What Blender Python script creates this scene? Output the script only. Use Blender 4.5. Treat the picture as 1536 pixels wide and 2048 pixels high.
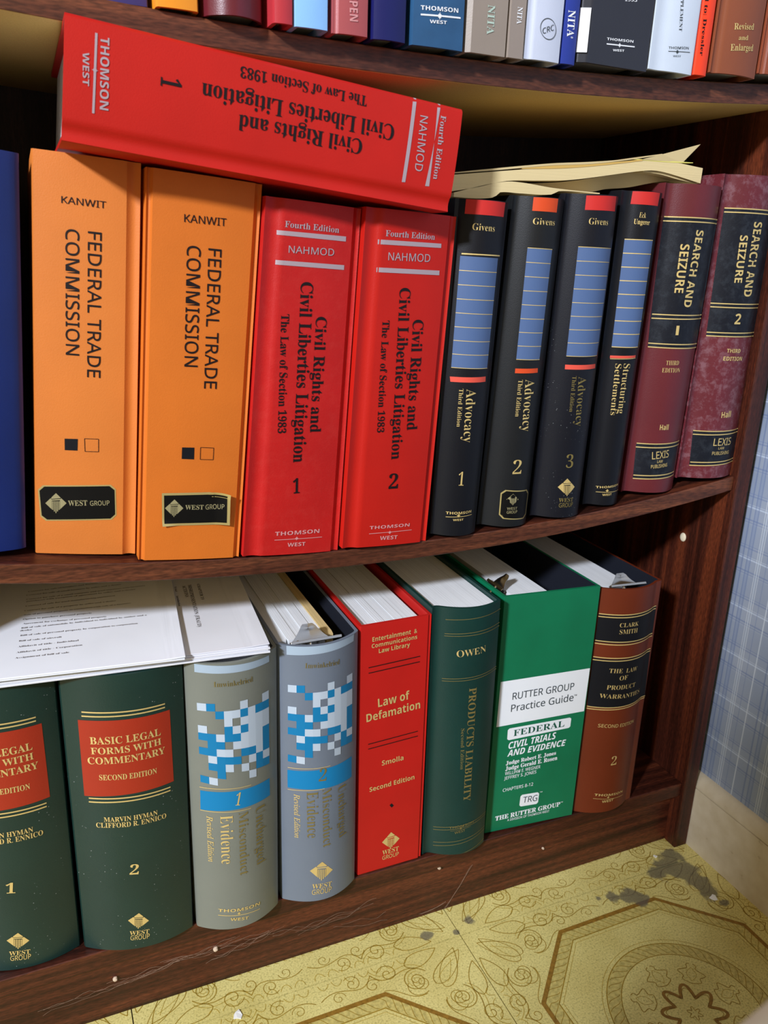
import bpy, bmesh, math, random
from mathutils import Vector, Matrix, Euler, noise
random.seed(7)
sc = bpy.context.scene
COL = sc.collection
for o in list(bpy.data.objects):
    bpy.data.objects.remove(o, do_unlink=True)

# ------------------------------------------------------------------ camera, world, light, exposure
cd = bpy.data.cameras.new('camera')
cd.sensor_fit = 'HORIZONTAL'; cd.sensor_width = 36.0
cd.lens = 36.0 * 1617.19 / 1536.0
cd.clip_start = 0.02; cd.clip_end = 30
cd.dof.use_dof = True; cd.dof.focus_distance = 0.66; cd.dof.aperture_fstop = 20.0
cam = bpy.data.objects.new('camera', cd); COL.objects.link(cam)
cam.location = (-0.61720561, -0.55333726, 0.63304476)
cam.rotation_euler = (1.25726419, -0.03025242, -0.40744073)
sc.camera = cam

world = bpy.data.worlds.new('world'); sc.world = world; world.use_nodes = True
bg = world.node_tree.nodes['Background']
bg.inputs[0].default_value = (1.0, 0.78, 0.46, 1); bg.inputs[1].default_value = 0.48

def area_light(name, loc, target, size, power, color):
    ld = bpy.data.lights.new(name, 'AREA'); ld.shape = 'RECTANGLE'; ld.size = size[0]; ld.size_y = size[1]
    ld.energy = power; ld.color = color
    o = bpy.data.objects.new(name, ld); COL.objects.link(o); o.location = loc
    d = Vector(target) - Vector(loc); o.rotation_euler = d.to_track_quat('-Z', 'Y').to_euler()
    return o
area_light('ceiling_light', (-3.30, -2.18, 2.40), (-0.35, 0.0, 0.45), (0.30, 0.30), 228, (0.94, 0.985, 1.10))
sc.view_settings.view_transform = 'Standard'; sc.view_settings.look = 'None'
sc.view_settings.gamma = 1.0; sc.view_settings.use_curve_mapping = False
sc.view_settings.exposure = 0.0

# ------------------------------------------------------------------ measured data (metres / millimetres)
# POSE: x, y, z, roll, yaw, tilt, width, height, taper.  PROF: hinge left, hinge right, spine bulge, edge set-back, groove.
POSE = {
 'orange1': (-0.6258, 0.0252, 0.4247, 0.081, -0.1637, -0.0018, 0.0662, 0.2618, -0.0012),
 'orange2': (-0.559, 0.005, 0.418, 0.0842, -0.0184, -0.0092, 0.0723, 0.2608, 0.001),
 'red1': (-0.485, 0.0004, 0.413, 0.0694, 0.042, 0.0031, 0.0768, 0.2524, -0.0037),
 'red2': (-0.4069, -0.0016, 0.4106, 0.0482, 0.0484, 0.0083, 0.075, 0.2508, -0.001),
 'blk1': (-0.3264, 0.0084, 0.4107, 0.0287, -0.1057, 0.0074, 0.0407, 0.26, 0.0013),
 'blk2': (-0.2807, 0.0105, 0.4127, 0.0365, -0.0708, 0.0077, 0.0478, 0.263, -0.0014),
 'blk3': (-0.2274, 0.0106, 0.4153, 0.0122, -0.1321, 0.0151, 0.0471, 0.2638, -0.0005),
 'eck': (-0.1708, 0.0119, 0.4197, 0.017, -0.0196, 0.0088, 0.038, 0.2648, 0.0014),
 'ss1': (-0.125, 0.0166, 0.4265, 0.0148, -0.0641, 0.0106, 0.0576, 0.2664, 0.0002),
 'ss2': (-0.0643, 0.0125, 0.4359, 0.0079, -0.0565, -0.0018, 0.0637, 0.2675, -0.0022),
 'green2': (-0.6211, 0.0126, 0.0847, 0.0074, -0.1164, 0.006, 0.0863, 0.2516, 0.0005),
 'gray1': (-0.532, 0.0003, 0.084, 0.0018, -0.0055, 0.0046, 0.0709, 0.2513, 0.0004),
 'gray2': (-0.457, 0.0034, 0.0842, -0.0106, -0.027, 0.0027, 0.0687, 0.2511, 0.0003),
 'redld': (-0.385, 0.0053, 0.0848, -0.0106, -0.0071, 0.003, 0.0651, 0.2531, 0.0006),
 'owen': (-0.3176, 0.0065, 0.0856, -0.0149, -0.1083, 0.0039, 0.0633, 0.2583, 0.0003),
 'rutter': (-0.247, 0.0113, 0.0855, 0.0062, -0.0775, -0.004, 0.0998, 0.2548, 0.0004),
 'clark': (-0.1436, 0.0082, 0.0846, 0.0014, -0.0851, 0.001, 0.072, 0.2513, -0.0007),
 'lying': (-0.581, -0.0224, 0.7512, 1.6809, -0.0118, 0.013, 0.0654, 0.2475, 0.0),
 'green1': (-0.7101, 0.0266, 0.0847, 0.0074, -0.1164, 0.006, 0.0863, 0.2496, 0.0005),
 'blue': (-0.7088, 0.022, 0.4372, 0.085, -0.03, 0.0, 0.078, 0.252, -0.001),
 'tpurple': (-0.562, 0.012, 0.7667, 0.0, 0.0, 0.0, 0.031, 0.235, 0.0),
 'torange': (-0.5285, 0.0, 0.7651, 0.0, 0.0, 0.0, 0.025, 0.235, 0.0),
 'tmaroon': (-0.5005, 0.0, 0.764, 0.0, 0.0, 0.0, 0.037, 0.235, 0.0),
 'tdred': (-0.4606, -0.01, 0.7628, 0.0, 0.0, 0.0, 0.013, 0.235, 0.0),
 'tlblue': (-0.4472, -0.01, 0.7624, 0.0, 0.0, 0.0, 0.0225, 0.235, 0.0),
 'trose': (-0.4222, -0.01, 0.7619, 0.0, 0.0, 0.0, 0.0245, 0.235, 0.0),
 'tnavy': (-0.3955, -0.01, 0.7615, 0.0, 0.0, 0.0, 0.0243, 0.235, 0.0),
 'tmarb': (-0.3677, -0.01, 0.7614, 0.0, 0.0, 0.0, 0.039, 0.235, 0.0),
 'tnita': (-0.3274, -0.01, 0.7618, 0.005, 0.0, 0.0, 0.0319, 0.235, 0.0),
 'tnita2': (-0.295, -0.01, 0.7619, 0.005, 0.0, 0.0, 0.0138, 0.235, 0.0),
 'tcrc': (-0.2808, -0.01, 0.7628, 0.012, 0.0, 0.0, 0.0296, 0.235, 0.0),
 'tnitab': (-0.2503, -0.009, 0.763, 0.012, 0.0, 0.0, 0.0131, 0.235, 0.0),
 'tblk': (-0.2359, -0.01, 0.7658, 0.012, 0.0, 0.0, 0.0626, 0.235, 0.0),
 'twhite': (-0.1724, -0.01, 0.7676, 0.012, 0.0, 0.0, 0.0419, 0.235, 0.0),
 'torgred': (-0.1292, -0.01, 0.768, 0.01, 0.0, 0.0, 0.0132, 0.235, 0.0),
 'tbrown': (-0.113, -0.01, 0.7714, 0.01, 0.0, 0.0, 0.0468, 0.235, 0.0),
 'tbrown2': (-0.0632, -0.01, 0.7757, 0.01, 0.0, 0.0, 0.0532, 0.235, 0.0),
}
PROF = {
 'orange1': (0.001, 0.009, 0.001, 0.001, 0.002),
 'orange2': (0.004, 0.005, 0.001, 0.001, 0.002),
 'red1': (0.0135, 0.007, 0.001, 0.001, 0.002),
 'red2': (0.0125, 0.0065, 0.001, 0.001, 0.002),
 'lying': (0.002, 0.0105, 0.001, 0.001, 0.002),
 'blk1': (0.003, 0.001, 0.0085, 0.0, 0.001),
 'blk2': (0.0085, 0.001, 0.0085, 0.001, 0.002),
 'blk3': (0.008, 0.001, 0.0085, 0.001, 0.002),
 'eck': (0.01, 0.001, 0.0065, 0.001, 0.002),
 'ss1': (0.011, 0.001, 0.009, 0.0, 0.003),
 'ss2': (0.0115, 0.001, 0.008, 0.0, 0.003),
 'green1': (0.001, 0.001, 0.0122, 0.001, 0.0),
 'green2': (0.001, 0.001, 0.0122, 0.001, 0.0),
 'gray1': (0.0015, 0.0015, 0.0135, 0.001, 0.0),
 'gray2': (0.0015, 0.0015, 0.0129, 0.001, 0.0),
 'redld': (0.001, 0.0035, 0.0, 0.0005, 0.001),
 'owen': (0.0095, 0.001, 0.009, 0.0, 0.002),
 'rutter': (0.0005, 0.0005, 0.0, 0.0, 0.0),
 'clark': (0.001, 0.008, 0.0105, 0.002, 0.0),
 'blue': (0.001, 0.003, 0.009, 0.002, 0.0),
 'tpurple': (0.001, 0.001, 0.001, 0.001, 0.0),
 'torange': (0.001, 0.001, 0.001, 0.001, 0.0),
 'tmaroon': (0.002, 0.002, 0.009, 0.004, 0.0),
 'tdred': (0.001, 0.001, 0.001, 0.001, 0.0),
 'tlblue': (0.001, 0.001, 0.001, 0.001, 0.0),
 'trose': (0.004, 0.001, 0.001, 0.001, 0.001),
 'tnavy': (0.001, 0.001, 0.002, 0.001, 0.0),
 'tmarb': (0.001, 0.001, 0.001, 0.001, 0.0),
 'tnita': (0.004, 0.001, 0.0, 0.003, 0.0),
 'tnita2': (0.001, 0.001, 0.0, 0.001, 0.0),
 'tcrc': (0.006, 0.001, 0.001, 0.001, 0.001),
 'tnitab': (0.001, 0.001, 0.001, 0.001, 0.0),
 'tblk': (0.0075, 0.001, 0.0, 0.004, 0.0),
 'twhite': (0.0145, 0.001, 0.001, 0.0, 0.001),
 'torgred': (0.001, 0.001, 0.001, 0.001, 0.0),
 'tbrown': (0.008, 0.002, 0.003, 0.0, 0.002),
 'tbrown2': (0.006, 0.002, 0.003, 0.0, 0.002),
}
IT = {
 'orange1': [
  ('t','O','ink','KANWIT',(17.47,232.27),(44.51,232.16),(17.69,236.42)),
  ('t','N','ink','FEDERAL TRADE',(33.52,217.39),(33.24,125.04),(41.91,218.01)),
  ('t','N','ink','COMMISSION',(19.94,217.43),(19.97,138.7),(28.19,218.16)),
  ('q','black',2,(19.07,82.53),(27.42,82.77),(27.2,74.71),(19.17,74.64)),
  ('l','ink',2,(31.67,83.25),(40.69,83.34),0.35),
  ('l','ink',2,(40.69,83.34),(40.74,74.5),0.35),
  ('l','ink',2,(40.74,74.5),(32.03,74.34),0.35),
  ('l','ink',2,(32.03,74.34),(31.67,83.25),0.35),
  ('q','stk',2,(1.87,49.03),(52.19,51.5),(53.01,26.07),(3.77,23.73)),
  ('d','palegold',(13.46,36.87),(20.2,37.17),(13.49,44.05)),
  ('t','S','palegold','WEST',(21.33,35.31),(33.71,35.99),(21.33,39.11)),
  ('t','X','palegold','GROUP',(35.43,35.92),(48.24,36.61),(35.41,39.36)),
 ],
 'orange2': [
  ('t','O','ink','KANWIT',(23.3,230.98),(49.92,231.64),(23.35,235.81)),
  ('t','N','ink','FEDERAL TRADE',(39.1,216.67),(40.3,124.47),(47.59,216.99)),
  ('t','N','ink','COMMISSION',(25.54,216.96),(26.66,138.67),(34.25,217.43)),
  ('q','black',2,(27.11,82.82),(35.47,82.89),(35.57,74.45),(27.15,74.68)),
  ('l','ink',2,(39.69,83.11),(48.88,82.89),0.35),
  ('l','ink',2,(48.88,82.89),(48.92,74.37),0.35),
  ('l','ink',2,(48.92,74.37),(39.82,74.52),0.35),
  ('l','ink',2,(39.82,74.52),(39.69,83.11),0.35),
  ('q','stkpeel',2,(14.5,49.78),(61.89,50.98),(62.89,26.3),(15.38,25.89)),
  ('d','palegold',(23.19,38.88),(29.51,38.87),(23.22,45.35)),
  ('t','S','palegold','WEST',(30.77,37.82),(43.77,37.82),(30.64,41.2)),
  ('t','X','palegold','GROUP',(45.15,37.8),(58.33,38.48),(44.99,41.35)),
 ],
 'red1': [
  ('t','S','silver','Fourth Edition',(15.58,234.39),(58.56,234.67),(15.49,238.29)),
  ('q','silver',2,(10.08,231.86),(64.77,232.91),(64.82,229.6),(10.28,228.96)),
  ('t','O','silver','NAHMOD',(19.66,218.22),(55.71,219.28),(19.52,222.83)),
  ('q','silver',2,(10.6,212.75),(64.87,213.82),(64.9,210.63),(10.6,209.77)),
  ('t','S','ink','Civil Rights and',(44.46,177.52),(45.81,94.58),(53.23,177.83)),
  ('t','S','ink','Civil Liberties Litigation',(30.7,200.12),(33.96,72.04),(40.29,200.85)),
  ('t','S','ink','The Law of Section 1983',(17.15,177.58),(20.37,93.68),(23.18,177.68)),
  ('t','S','ink','1',(35.38,48.23),(40.75,48.51),(34.84,59.27)),
  ('t','B','palesilver','THOMSON',(23.46,15.57),(59.32,16.06),(23.15,18.64)),
  ('l','palesilver',2,(23.35,12.16),(61.89,12.38),0.45),
  ('s','palesilver',(40.9,12.63),1.5),
  ('t','B','palesilver','WEST',(33.86,6.36),(48.32,6.37),(33.66,9.36)),
 ],
 'red2': [
  ('t','S','silver','Fourth Edition',(16.26,232.71),(56.68,233.39),(16.13,236.7)),
  ('q','silver',2,(10.93,230.09),(62.87,231.21),(62.97,228.23),(10.97,226.93)),
  ('t','O','silver','NAHMOD',(19.72,216.77),(54.31,217.86),(19.47,222.09)),
  ('q','silver',2,(11.43,211.32),(63.41,212.42),(63.53,209.18),(11.38,208.09)),
  ('t','S','ink','Civil Rights and',(44.12,176.53),(46.93,93.53),(53.24,176.14)),
  ('t','S','ink','Civil Liberties Litigation',(30.9,198.54),(35.54,70.7),(39.79,198.84)),
  ('t','S','ink','The Law of Section 1983',(18.98,174.98),(21.53,92.06),(24.54,175.02)),
  ('t','S','ink','2',(35.16,47.15),(43.34,47.3),(34.75,58.72)),
  ('t','B','palesilver','THOMSON',(21.62,14.77),(57.16,14.72),(21.04,17.41)),
  ('l','palesilver',2,(21.55,11.09),(59.62,11.45),0.45),
  ('s','palesilver',(39.64,10.99),1.5),
  ('t','B','palesilver','WEST',(31.3,5.25),(46.89,4.93),(31.03,8.4)),
 ],
 'lying': [
  ('t','S','silver','Fourth Edition',(6.92,231.69),(46.56,232.02),(6.37,235.57)),
  ('q','silver',2,(0.33,228.46),(51.56,230.03),(51.83,227.03),(0.1,231.02)),
  ('t','O','silver','NAHMOD',(9.84,216.88),(43.71,217.69),(9.27,222.48)),
  ('q','silver',2,(0.32,210.66),(52.18,209.7),(51.98,212.25),(0.08,213.27)),
  ('t','S','ink','Civil Rights and',(31.95,178.72),(32.6,98.48),(40.72,178.46)),
  ('t','S','ink','Civil Liberties Litigation',(19.38,199.57),(19.97,75.52),(28.61,199.58)),
  ('t','S','ink','The Law of Section 1983',(6.28,178.69),(6.25,97.34),(12.24,178.37)),
  ('t','S','ink','1',(21.2,51.97),(26.48,51.95),(20.22,63.16)),
  ('t','B','silver','THOMSON',(8.31,18.73),(45.46,19.56),(7.34,23.34)),
  ('l','silver',2,(7.14,16.48),(48.22,16.18),1.3),
  ('s','silver',(26.07,16.33),1.5),
  ('t','B','silver','WEST',(18.17,9.65),(34.98,10.15),(17.42,13.02)),
 ],
 'blk1': [
  ('q','lred',1,(6.58,259.63),(36.06,259.44),(35.54,249.35),(6.45,249.53)),
  ('t','ST','gold','Givens',(11.35,238.72),(27.49,238.41),(11.15,243.31)),
  ('l','gold',2,(6.47,221.68),(35.61,221.83),0.9),
  ('q','lblue',1,(5.9,220.07),(33.9,219.92),(34.16,137.63),(5.87,137.57)),
  ('l','gold',2,(5.9,209.76),(33.93,209.63),0.45),
  ('l','gold',2,(5.89,199.44),(33.96,199.35),0.45),
  ('l','gold',2,(5.89,189.13),(34.0,189.06),0.45),
  ('l','gold',2,(5.88,178.82),(34.03,178.77),0.45),
  ('l','gold',2,(5.88,168.51),(34.06,168.49),0.45),
  ('l','gold',2,(5.88,158.2),(34.1,158.2),0.45),
  ('l','gold',2,(5.87,147.88),(34.13,147.92),0.45),
  ('l','gold',2,(5.87,137.57),(34.16,137.63),0.45),
  ('q','lcoral',1,(5.53,130.43),(33.4,131.21),(33.78,127.09),(6.09,126.46)),
  ('t','ST','gold','Advocacy',(16.9,121.63),(18.03,79.02),(24.71,121.22)),
  ('t','ST','gold','Third Edition',(11.84,121.64),(12.25,91.49),(14.68,121.68)),
  ('t','ST','gold','1',(16.93,43.25),(21.45,43.25),(16.2,54.34)),
  ('t','B','gold','THOMSON',(9.96,18.63),(32.11,19.3),(9.67,20.78)),
  ('l','gold',2,(10.12,16.27),(33.1,17.35),0.45),
  ('s','gold',(19.74,17.81),1.5),
  ('t','B','gold','WEST',(15.53,13.14),(24.44,13.44),(15.39,14.86)),
 ],
 'blk2': [
  ('q','lorange',1,(14.92,262.29),(36.02,262.7),(36.04,252.81),(15.01,252.64)),
  ('t','ST','gold','Givens',(16.27,243.04),(35.12,243.31),(15.92,247.55)),
  ('q','lblue',1,(14.78,225.92),(36.07,225.97),(36.83,141.48),(15.91,141.03)),
  ('l','gold',2,(14.78,225.92),(36.07,225.97),0.45),
  ('l','gold',2,(14.92,215.31),(36.16,215.41),0.45),
  ('l','gold',2,(15.06,204.7),(36.26,204.85),0.45),
  ('l','gold',2,(15.2,194.09),(36.35,194.29),0.45),
  ('l','gold',2,(15.34,183.48),(36.45,183.72),0.45),
  ('l','gold',2,(15.49,172.86),(36.54,173.16),0.45),
  ('l','gold',2,(15.63,162.25),(36.64,162.6),0.45),
  ('l','gold',2,(15.77,151.64),(36.74,152.04),0.45),
  ('l','gold',2,(15.91,141.03),(36.83,141.48),0.45),
  ('q','lorange',1,(16.04,133.73),(36.02,134.58),(36.58,130.99),(16.11,130.02)),
  ('t','ST','gold','Advocacy',(24.61,125.53),(27.02,82.59),(33.56,125.3)),
  ('t','ST','gold','Third Edition',(19.11,124.96),(19.87,95.05),(22.55,125.0)),
  ('t','ST','gold','2',(23.1,46.37),(31.16,46.61),(22.06,57.94)),
  ('q','stk',2,(15.82,32.74),(44.64,31.35),(44.99,5.3),(16.48,7.37)),
  ('d','palegold',(26.32,24.36),(31.84,24.25),(25.89,29.43)),
  ('t','X','palegold','WEST',(22.0,15.3),(31.58,15.42),(21.76,17.45)),
  ('t','X','palegold','GROUP',(22.19,11.86),(32.05,12.21),(21.93,14.31)),
 ],
 'blk3': [
  ('q','lred',1,(14.37,262.57),(41.59,263.49),(42.35,252.48),(14.47,252.15)),
  ('t','ST','gold','Givens',(17.87,241.75),(34.37,241.71),(17.51,246.37)),
  ('q','lblue',1,(13.07,224.87),(43.73,224.74),(43.29,140.06),(13.67,139.62)),
  ('l','gold',2,(13.07,224.87),(43.73,224.74),0.45),
  ('l','gold',2,(13.15,214.21),(43.68,214.16),0.45),
  ('l','gold',2,(13.22,203.56),(43.62,203.57),0.45),
  ('l','gold',2,(13.29,192.9),(43.56,192.98),0.45),
  ('l','gold',2,(13.37,182.24),(43.51,182.4),0.45),
  ('l','gold',2,(13.44,171.59),(43.46,171.82),0.45),
  ('l','gold',2,(13.52,160.93),(43.4,161.23),0.45),
  ('l','gold',2,(13.6,150.28),(43.34,150.65),0.45),
  ('l','gold',2,(13.67,139.62),(43.29,140.06),0.45),
  ('q','lcoral',1,(13.62,132.57),(42.41,133.24),(43.08,129.51),(13.76,128.77)),
  ('t','ST','fadegold','Advocacy',(24.38,123.27),(26.92,81.31),(31.84,123.03)),
  ('t','ST','fadegold','Third Edition',(19.51,123.55),(20.28,93.67),(22.71,123.41)),
  ('t','ST','fadegold','3',(23.13,45.04),(29.56,45.39),(22.47,56.28)),
  ('d','gold',(26.54,27.68),(34.52,27.51),(25.72,35.66)),
  ('t','S','fadegold','WEST',(20.46,14.37),(34.45,14.39),(20.28,17.79)),
  ('t','X','fadegold','GROUP',(21.16,9.54),(34.83,9.75),(20.75,13.37)),
 ],
 'eck': [
  ('q','lred',1,(9.36,264.92),(31.25,265.1),(30.44,254.46),(9.02,254.85)),
  ('t','ST','gold','Eck',(14.96,244.8),(19.7,244.61),(14.66,248.76)),
  ('t','S','gold','Ungerer',(12.12,239.79),(23.7,239.52),(11.81,243.59)),
  ('q','lblue',1,(8.24,227.77),(30.52,227.96),(31.56,141.23),(9.03,140.81)),
  ('l','gold',2,(8.24,227.77),(30.52,227.96),0.7),
  ('l','gold',2,(8.34,216.9),(30.65,217.12),0.7),
  ('l','gold',2,(8.44,206.03),(30.78,206.28),0.7),
  ('l','gold',2,(8.54,195.16),(30.91,195.44),0.7),
  ('l','gold',2,(8.64,184.29),(31.04,184.6),0.7),
  ('l','gold',2,(8.73,173.42),(31.17,173.75),0.7),
  ('l','gold',2,(8.83,162.55),(31.3,162.91),0.7),
  ('l','gold',2,(8.93,151.68),(31.43,152.07),0.7),
  ('l','gold',2,(9.03,140.81),(31.56,141.23),0.7),
  ('q','lcoral',1,(8.87,133.45),(30.19,134.33),(30.18,132.36),(8.86,131.29)),
  ('l','gold',2,(9.0,130.71),(30.29,131.96),0.5),
  ('t','ST','gold','Structuring',(18.64,127.23),(19.14,84.06),(24.53,127.11)),
  ('t','ST','gold','Settlements',(12.69,126.82),(13.83,82.47),(16.92,126.75)),
  ('t','B','gold','THOMSON',(10.81,15.5),(32.47,17.62),(10.64,17.42)),
  ('l','gold',2,(11.2,12.08),(35.09,12.73),0.45),
  ('s','gold',(19.69,13.88),1.5),
  ('t','B','gold','WEST',(16.07,8.8),(24.63,9.42),(15.85,10.75)),
 ],
 'ss1': [
  ('q','lnavy',1,(4.52,239.96),(60.65,240.23),(59.12,158.05),(6.43,156.91)),
  ('q','lnavy',1,(6.43,156.91),(59.12,158.05),(57.7,132.58),(7.6,132.84)),
  ('l','gold',3,(5.13,240.27),(60.71,240.52),0.9),
  ('l','gold',3,(4.5,236.94),(61.04,237.34),0.9),
  ('l','gold',3,(7.15,160.59),(59.12,161.07),0.9),
  ('l','gold',3,(7.16,157.14),(59.12,158.05),0.9),
  ('l','gold',3,(7.49,135.75),(57.89,135.97),0.9),
  ('l','gold',3,(7.64,132.54),(57.7,132.58),0.9),
  ('t','B','gold','SEARCH AND',(29.97,230.78),(29.19,167.86),(37.4,230.52)),
  ('t','B','gold','SEIZURE',(19.05,218.97),(19.77,179.26),(26.02,218.56)),
  ('t','NI','gold','1',(25.96,143.83),(28.51,143.91),(25.63,152.24)),
  ('t','ST','gold','THIRD',(21.93,117.65),(33.43,117.96),(21.58,121.49)),
  ('t','ST','gold','EDITION',(19.69,111.09),(35.76,111.5),(19.35,114.95)),
  ('t','B','gold','Hall',(25.14,59.37),(33.39,59.61),(24.63,64.15)),
  ('q','lnavy',1,(9.59,45.53),(53.61,47.28),(54.04,14.82),(10.62,12.68)),
  ('l','gold',3,(9.72,45.77),(54.6,47.31),0.9),
  ('l','gold',3,(9.54,42.27),(54.99,43.92),0.9),
  ('l','gold',3,(10.69,15.7),(53.86,17.91),0.9),
  ('l','gold',3,(10.63,12.57),(54.1,14.69),0.9),
  ('t','N','gold','LEXIS',(22.64,31.87),(39.09,33.9),(22.09,38.72)),
  ('t','X','gold','LAW',(27.64,28.52),(33.17,28.99),(27.25,31.04)),
  ('t','X','gold','PUBLISHING',(22.87,23.2),(39.12,24.96),(22.42,26.48)),
 ],
 'ss2': [
  ('q','lnavy',1,(7.42,240.61),(65.16,239.96),(73.54,158.05),(8.75,157.48)),
  ('q','lnavy',1,(8.75,157.48),(73.54,158.05),(71.79,132.51),(9.22,132.37)),
  ('l','gold',3,(7.69,240.46),(65.51,239.97),0.9),
  ('l','gold',3,(7.95,237.3),(65.54,236.89),0.9),
  ('l','gold',3,(8.58,160.86),(73.5,160.84),0.9),
  ('l','gold',3,(8.86,157.74),(73.64,157.62),0.9),
  ('l','gold',3,(9.1,135.48),(71.69,135.62),0.9),
  ('l','gold',3,(9.22,132.37),(71.83,132.34),0.9),
  ('t','B','gold','SEARCH AND',(34.03,230.08),(35.6,167.43),(43.74,229.95)),
  ('t','B','gold','SEIZURE',(22.79,218.66),(24.09,178.98),(29.98,218.46)),
  ('t','B','gold','2',(30.55,143.36),(36.91,143.45),(29.52,152.48)),
  ('t','B','gold','THIRD',(27.67,118.08),(42.98,117.92),(27.06,121.56)),
  ('t','B','gold','EDITION',(25.5,111.0),(47.12,110.71),(25.08,114.59)),
  ('t','B','gold','Hall',(33.1,58.08),(44.4,58.67),(33.08,63.59)),
  ('q','lnavy',1,(10.59,45.33),(65.49,45.56),(64.77,13.81),(11.83,12.07)),
  ('l','gold',3,(10.69,45.34),(65.7,45.41),0.9),
  ('l','gold',3,(10.84,41.87),(65.41,42.49),0.9),
  ('l','gold',3,(12.16,15.18),(64.97,16.35),0.9),
  ('l','gold',3,(11.83,12.07),(64.64,13.59),0.9),
  ('t','N','gold','LEXIS',(29.48,31.59),(51.66,31.6),(28.72,38.62)),
  ('t','X','gold','LAW',(35.65,27.93),(42.83,27.87),(35.2,30.21)),
  ('t','X','gold','PUBLISHING',(29.74,22.75),(51.07,22.73),(29.34,25.94)),
 ],
 'green2': [
  ('l','gold',3,(13.4,221.66),(71.11,220.81),1.1),
  ('l','gold',3,(13.16,218.26),(70.98,217.85),1.1),
  ('q','lbrick',1,(10.48,214.72),(74.46,214.42),(74.98,150.6),(10.28,148.57)),
  ('t','S','gold','BASIC LEGAL',(17.25,194.72),(66.93,195.42),(17.42,200.76)),
  ('t','S','gold','FORMS WITH',(17.37,186.09),(66.96,187.23),(17.63,191.72)),
  ('t','S','gold','COMMENTARY',(14.66,177.46),(69.53,178.46),(15.06,183.32)),
  ('t','S','gold','SECOND EDITION',(21.48,163.62),(62.53,163.14),(21.79,168.3)),
  ('l','gold',3,(13.16,146.94),(72.21,146.51),1.1),
  ('l','gold',3,(12.94,143.62),(72.08,143.54),1.1),
  ('t','S','gold','MARVIN HYMAN',(22.23,125.92),(61.31,125.56),(22.5,130.12)),
  ('t','S','gold','CLIFFORD R. ENNICO',(16.55,120.6),(67.75,119.99),(16.84,125.0)),
  ('t','S','gold','2',(37.51,74.89),(44.25,74.07),(38.29,84.11)),
  ('d','gold',(41.85,27.99),(49.8,26.1),(42.54,35.78)),
  ('t','S','gold','WEST',(34.22,14.89),(49.33,13.51),(34.44,18.97)),
  ('t','X','gold','GROUP',(34.62,9.75),(49.36,8.39),(34.88,14.41)),
 ],
 'green1': [
  ('l','gold',3,(13.4,221.66),(71.11,220.81),1.1),
  ('l','gold',3,(13.16,218.26),(70.98,217.85),1.1),
  ('q','lbrick',1,(10.48,214.72),(74.46,214.42),(74.98,150.6),(10.28,148.57)),
  ('t','S','gold','BASIC LEGAL',(17.25,194.72),(66.93,195.42),(17.42,200.76)),
  ('t','S','gold','FORMS WITH',(17.37,186.09),(66.96,187.23),(17.63,191.72)),
  ('t','S','gold','COMMENTARY',(14.66,177.46),(69.53,178.46),(15.06,183.32)),
  ('t','S','gold','SECOND EDITION',(21.48,163.62),(62.53,163.14),(21.79,168.3)),
  ('l','gold',3,(13.16,146.94),(72.21,146.51),1.1),
  ('l','gold',3,(12.94,143.62),(72.08,143.54),1.1),
  ('t','S','gold','MARVIN HYMAN',(22.23,125.92),(61.31,125.56),(22.5,130.12)),
  ('t','S','gold','CLIFFORD R. ENNICO',(16.55,120.6),(67.75,119.99),(16.84,125.0)),
  ('t','S','gold','1',(37.51,74.89),(44.25,74.07),(38.29,84.11)),
  ('d','gold',(41.85,27.99),(49.8,26.1),(42.54,35.78)),
  ('t','S','gold','WEST',(34.22,14.89),(49.33,13.51),(34.44,18.97)),
  ('t','X','gold','GROUP',(34.62,9.75),(49.36,8.39),(34.88,14.41)),
 ],
 'gray1': [
  ('q','tape',1,(6.57,250.51),(63.07,247.79),(63.27,242.11),(6.51,243.59)),
  ('t','ST','fadegold','Imwinkelried',(18.94,231.93),(48.2,231.76),(19.26,236.36)),
  ('g',(7.11,217.35),(62.46,217.61),(62.45,135.2),(7.28,146.32)),
  ('l','gold',2,(6.37,141.4),(45.36,139.15),0.5),
  ('l','gold',2,(6.11,119.61),(44.96,117.09),0.5),
  ('q','lcyan',1,(6.73,138.28),(62.46,136.11),(62.69,119.35),(6.41,120.07)),
  ('t','ST','gold','1',(31.6,123.81),(35.71,123.06),(31.87,135.43)),
  ('t','ST','gold','Evidence',(20.25,115.32),(19.97,67.97),(29.76,114.22)),
  ('t','ST','fadegold','Misconduct',(34.46,116.19),(34.42,53.88),(41.96,113.71)),
  ('t','ST','fadegold','Uncharged',(48.92,115.86),(49.08,57.82),(57.13,111.1)),
  ('t','SI','gold','Revised Edition',(10.46,114.93),(10.32,69.99),(14.76,115.16)),
  ('t','B','gold','THOMSON',(16.01,19.18),(51.13,15.79),(15.79,22.32)),
  ('l','gold',2,(15.91,15.57),(51.33,11.28),0.6),
  ('s','gold',(32.66,15.36),1.5),
  ('t','B','gold','WEST',(25.25,9.3),(40.48,6.57),(25.32,12.19)),
 ],
 'gray2': [
  ('q','tape',1,(7.03,251.97),(63.39,251.13),(63.01,244.78),(7.08,242.97)),
  ('t','ST','fadegold','Imwinkelried',(19.79,231.92),(48.23,230.61),(20.03,236.42)),
  ('g',(7.52,216.21),(61.98,216.31),(62.63,135.87),(6.48,144.36)),
  ('l','gold',2,(6.3,138.34),(40.21,137.51),0.5),
  ('l','gold',2,(5.99,116.69),(35.28,116.42),0.5),
  ('q','lcyan',1,(6.07,135.88),(62.3,135.68),(62.6,114.74),(6.02,118.61)),
  ('t','ST','fadegold','2',(29.77,124.49),(36.25,123.91),(30.05,136.55)),
  ('t','ST','fadegold','Evidence',(20.01,114.91),(20.16,68.26),(29.16,114.0)),
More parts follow.
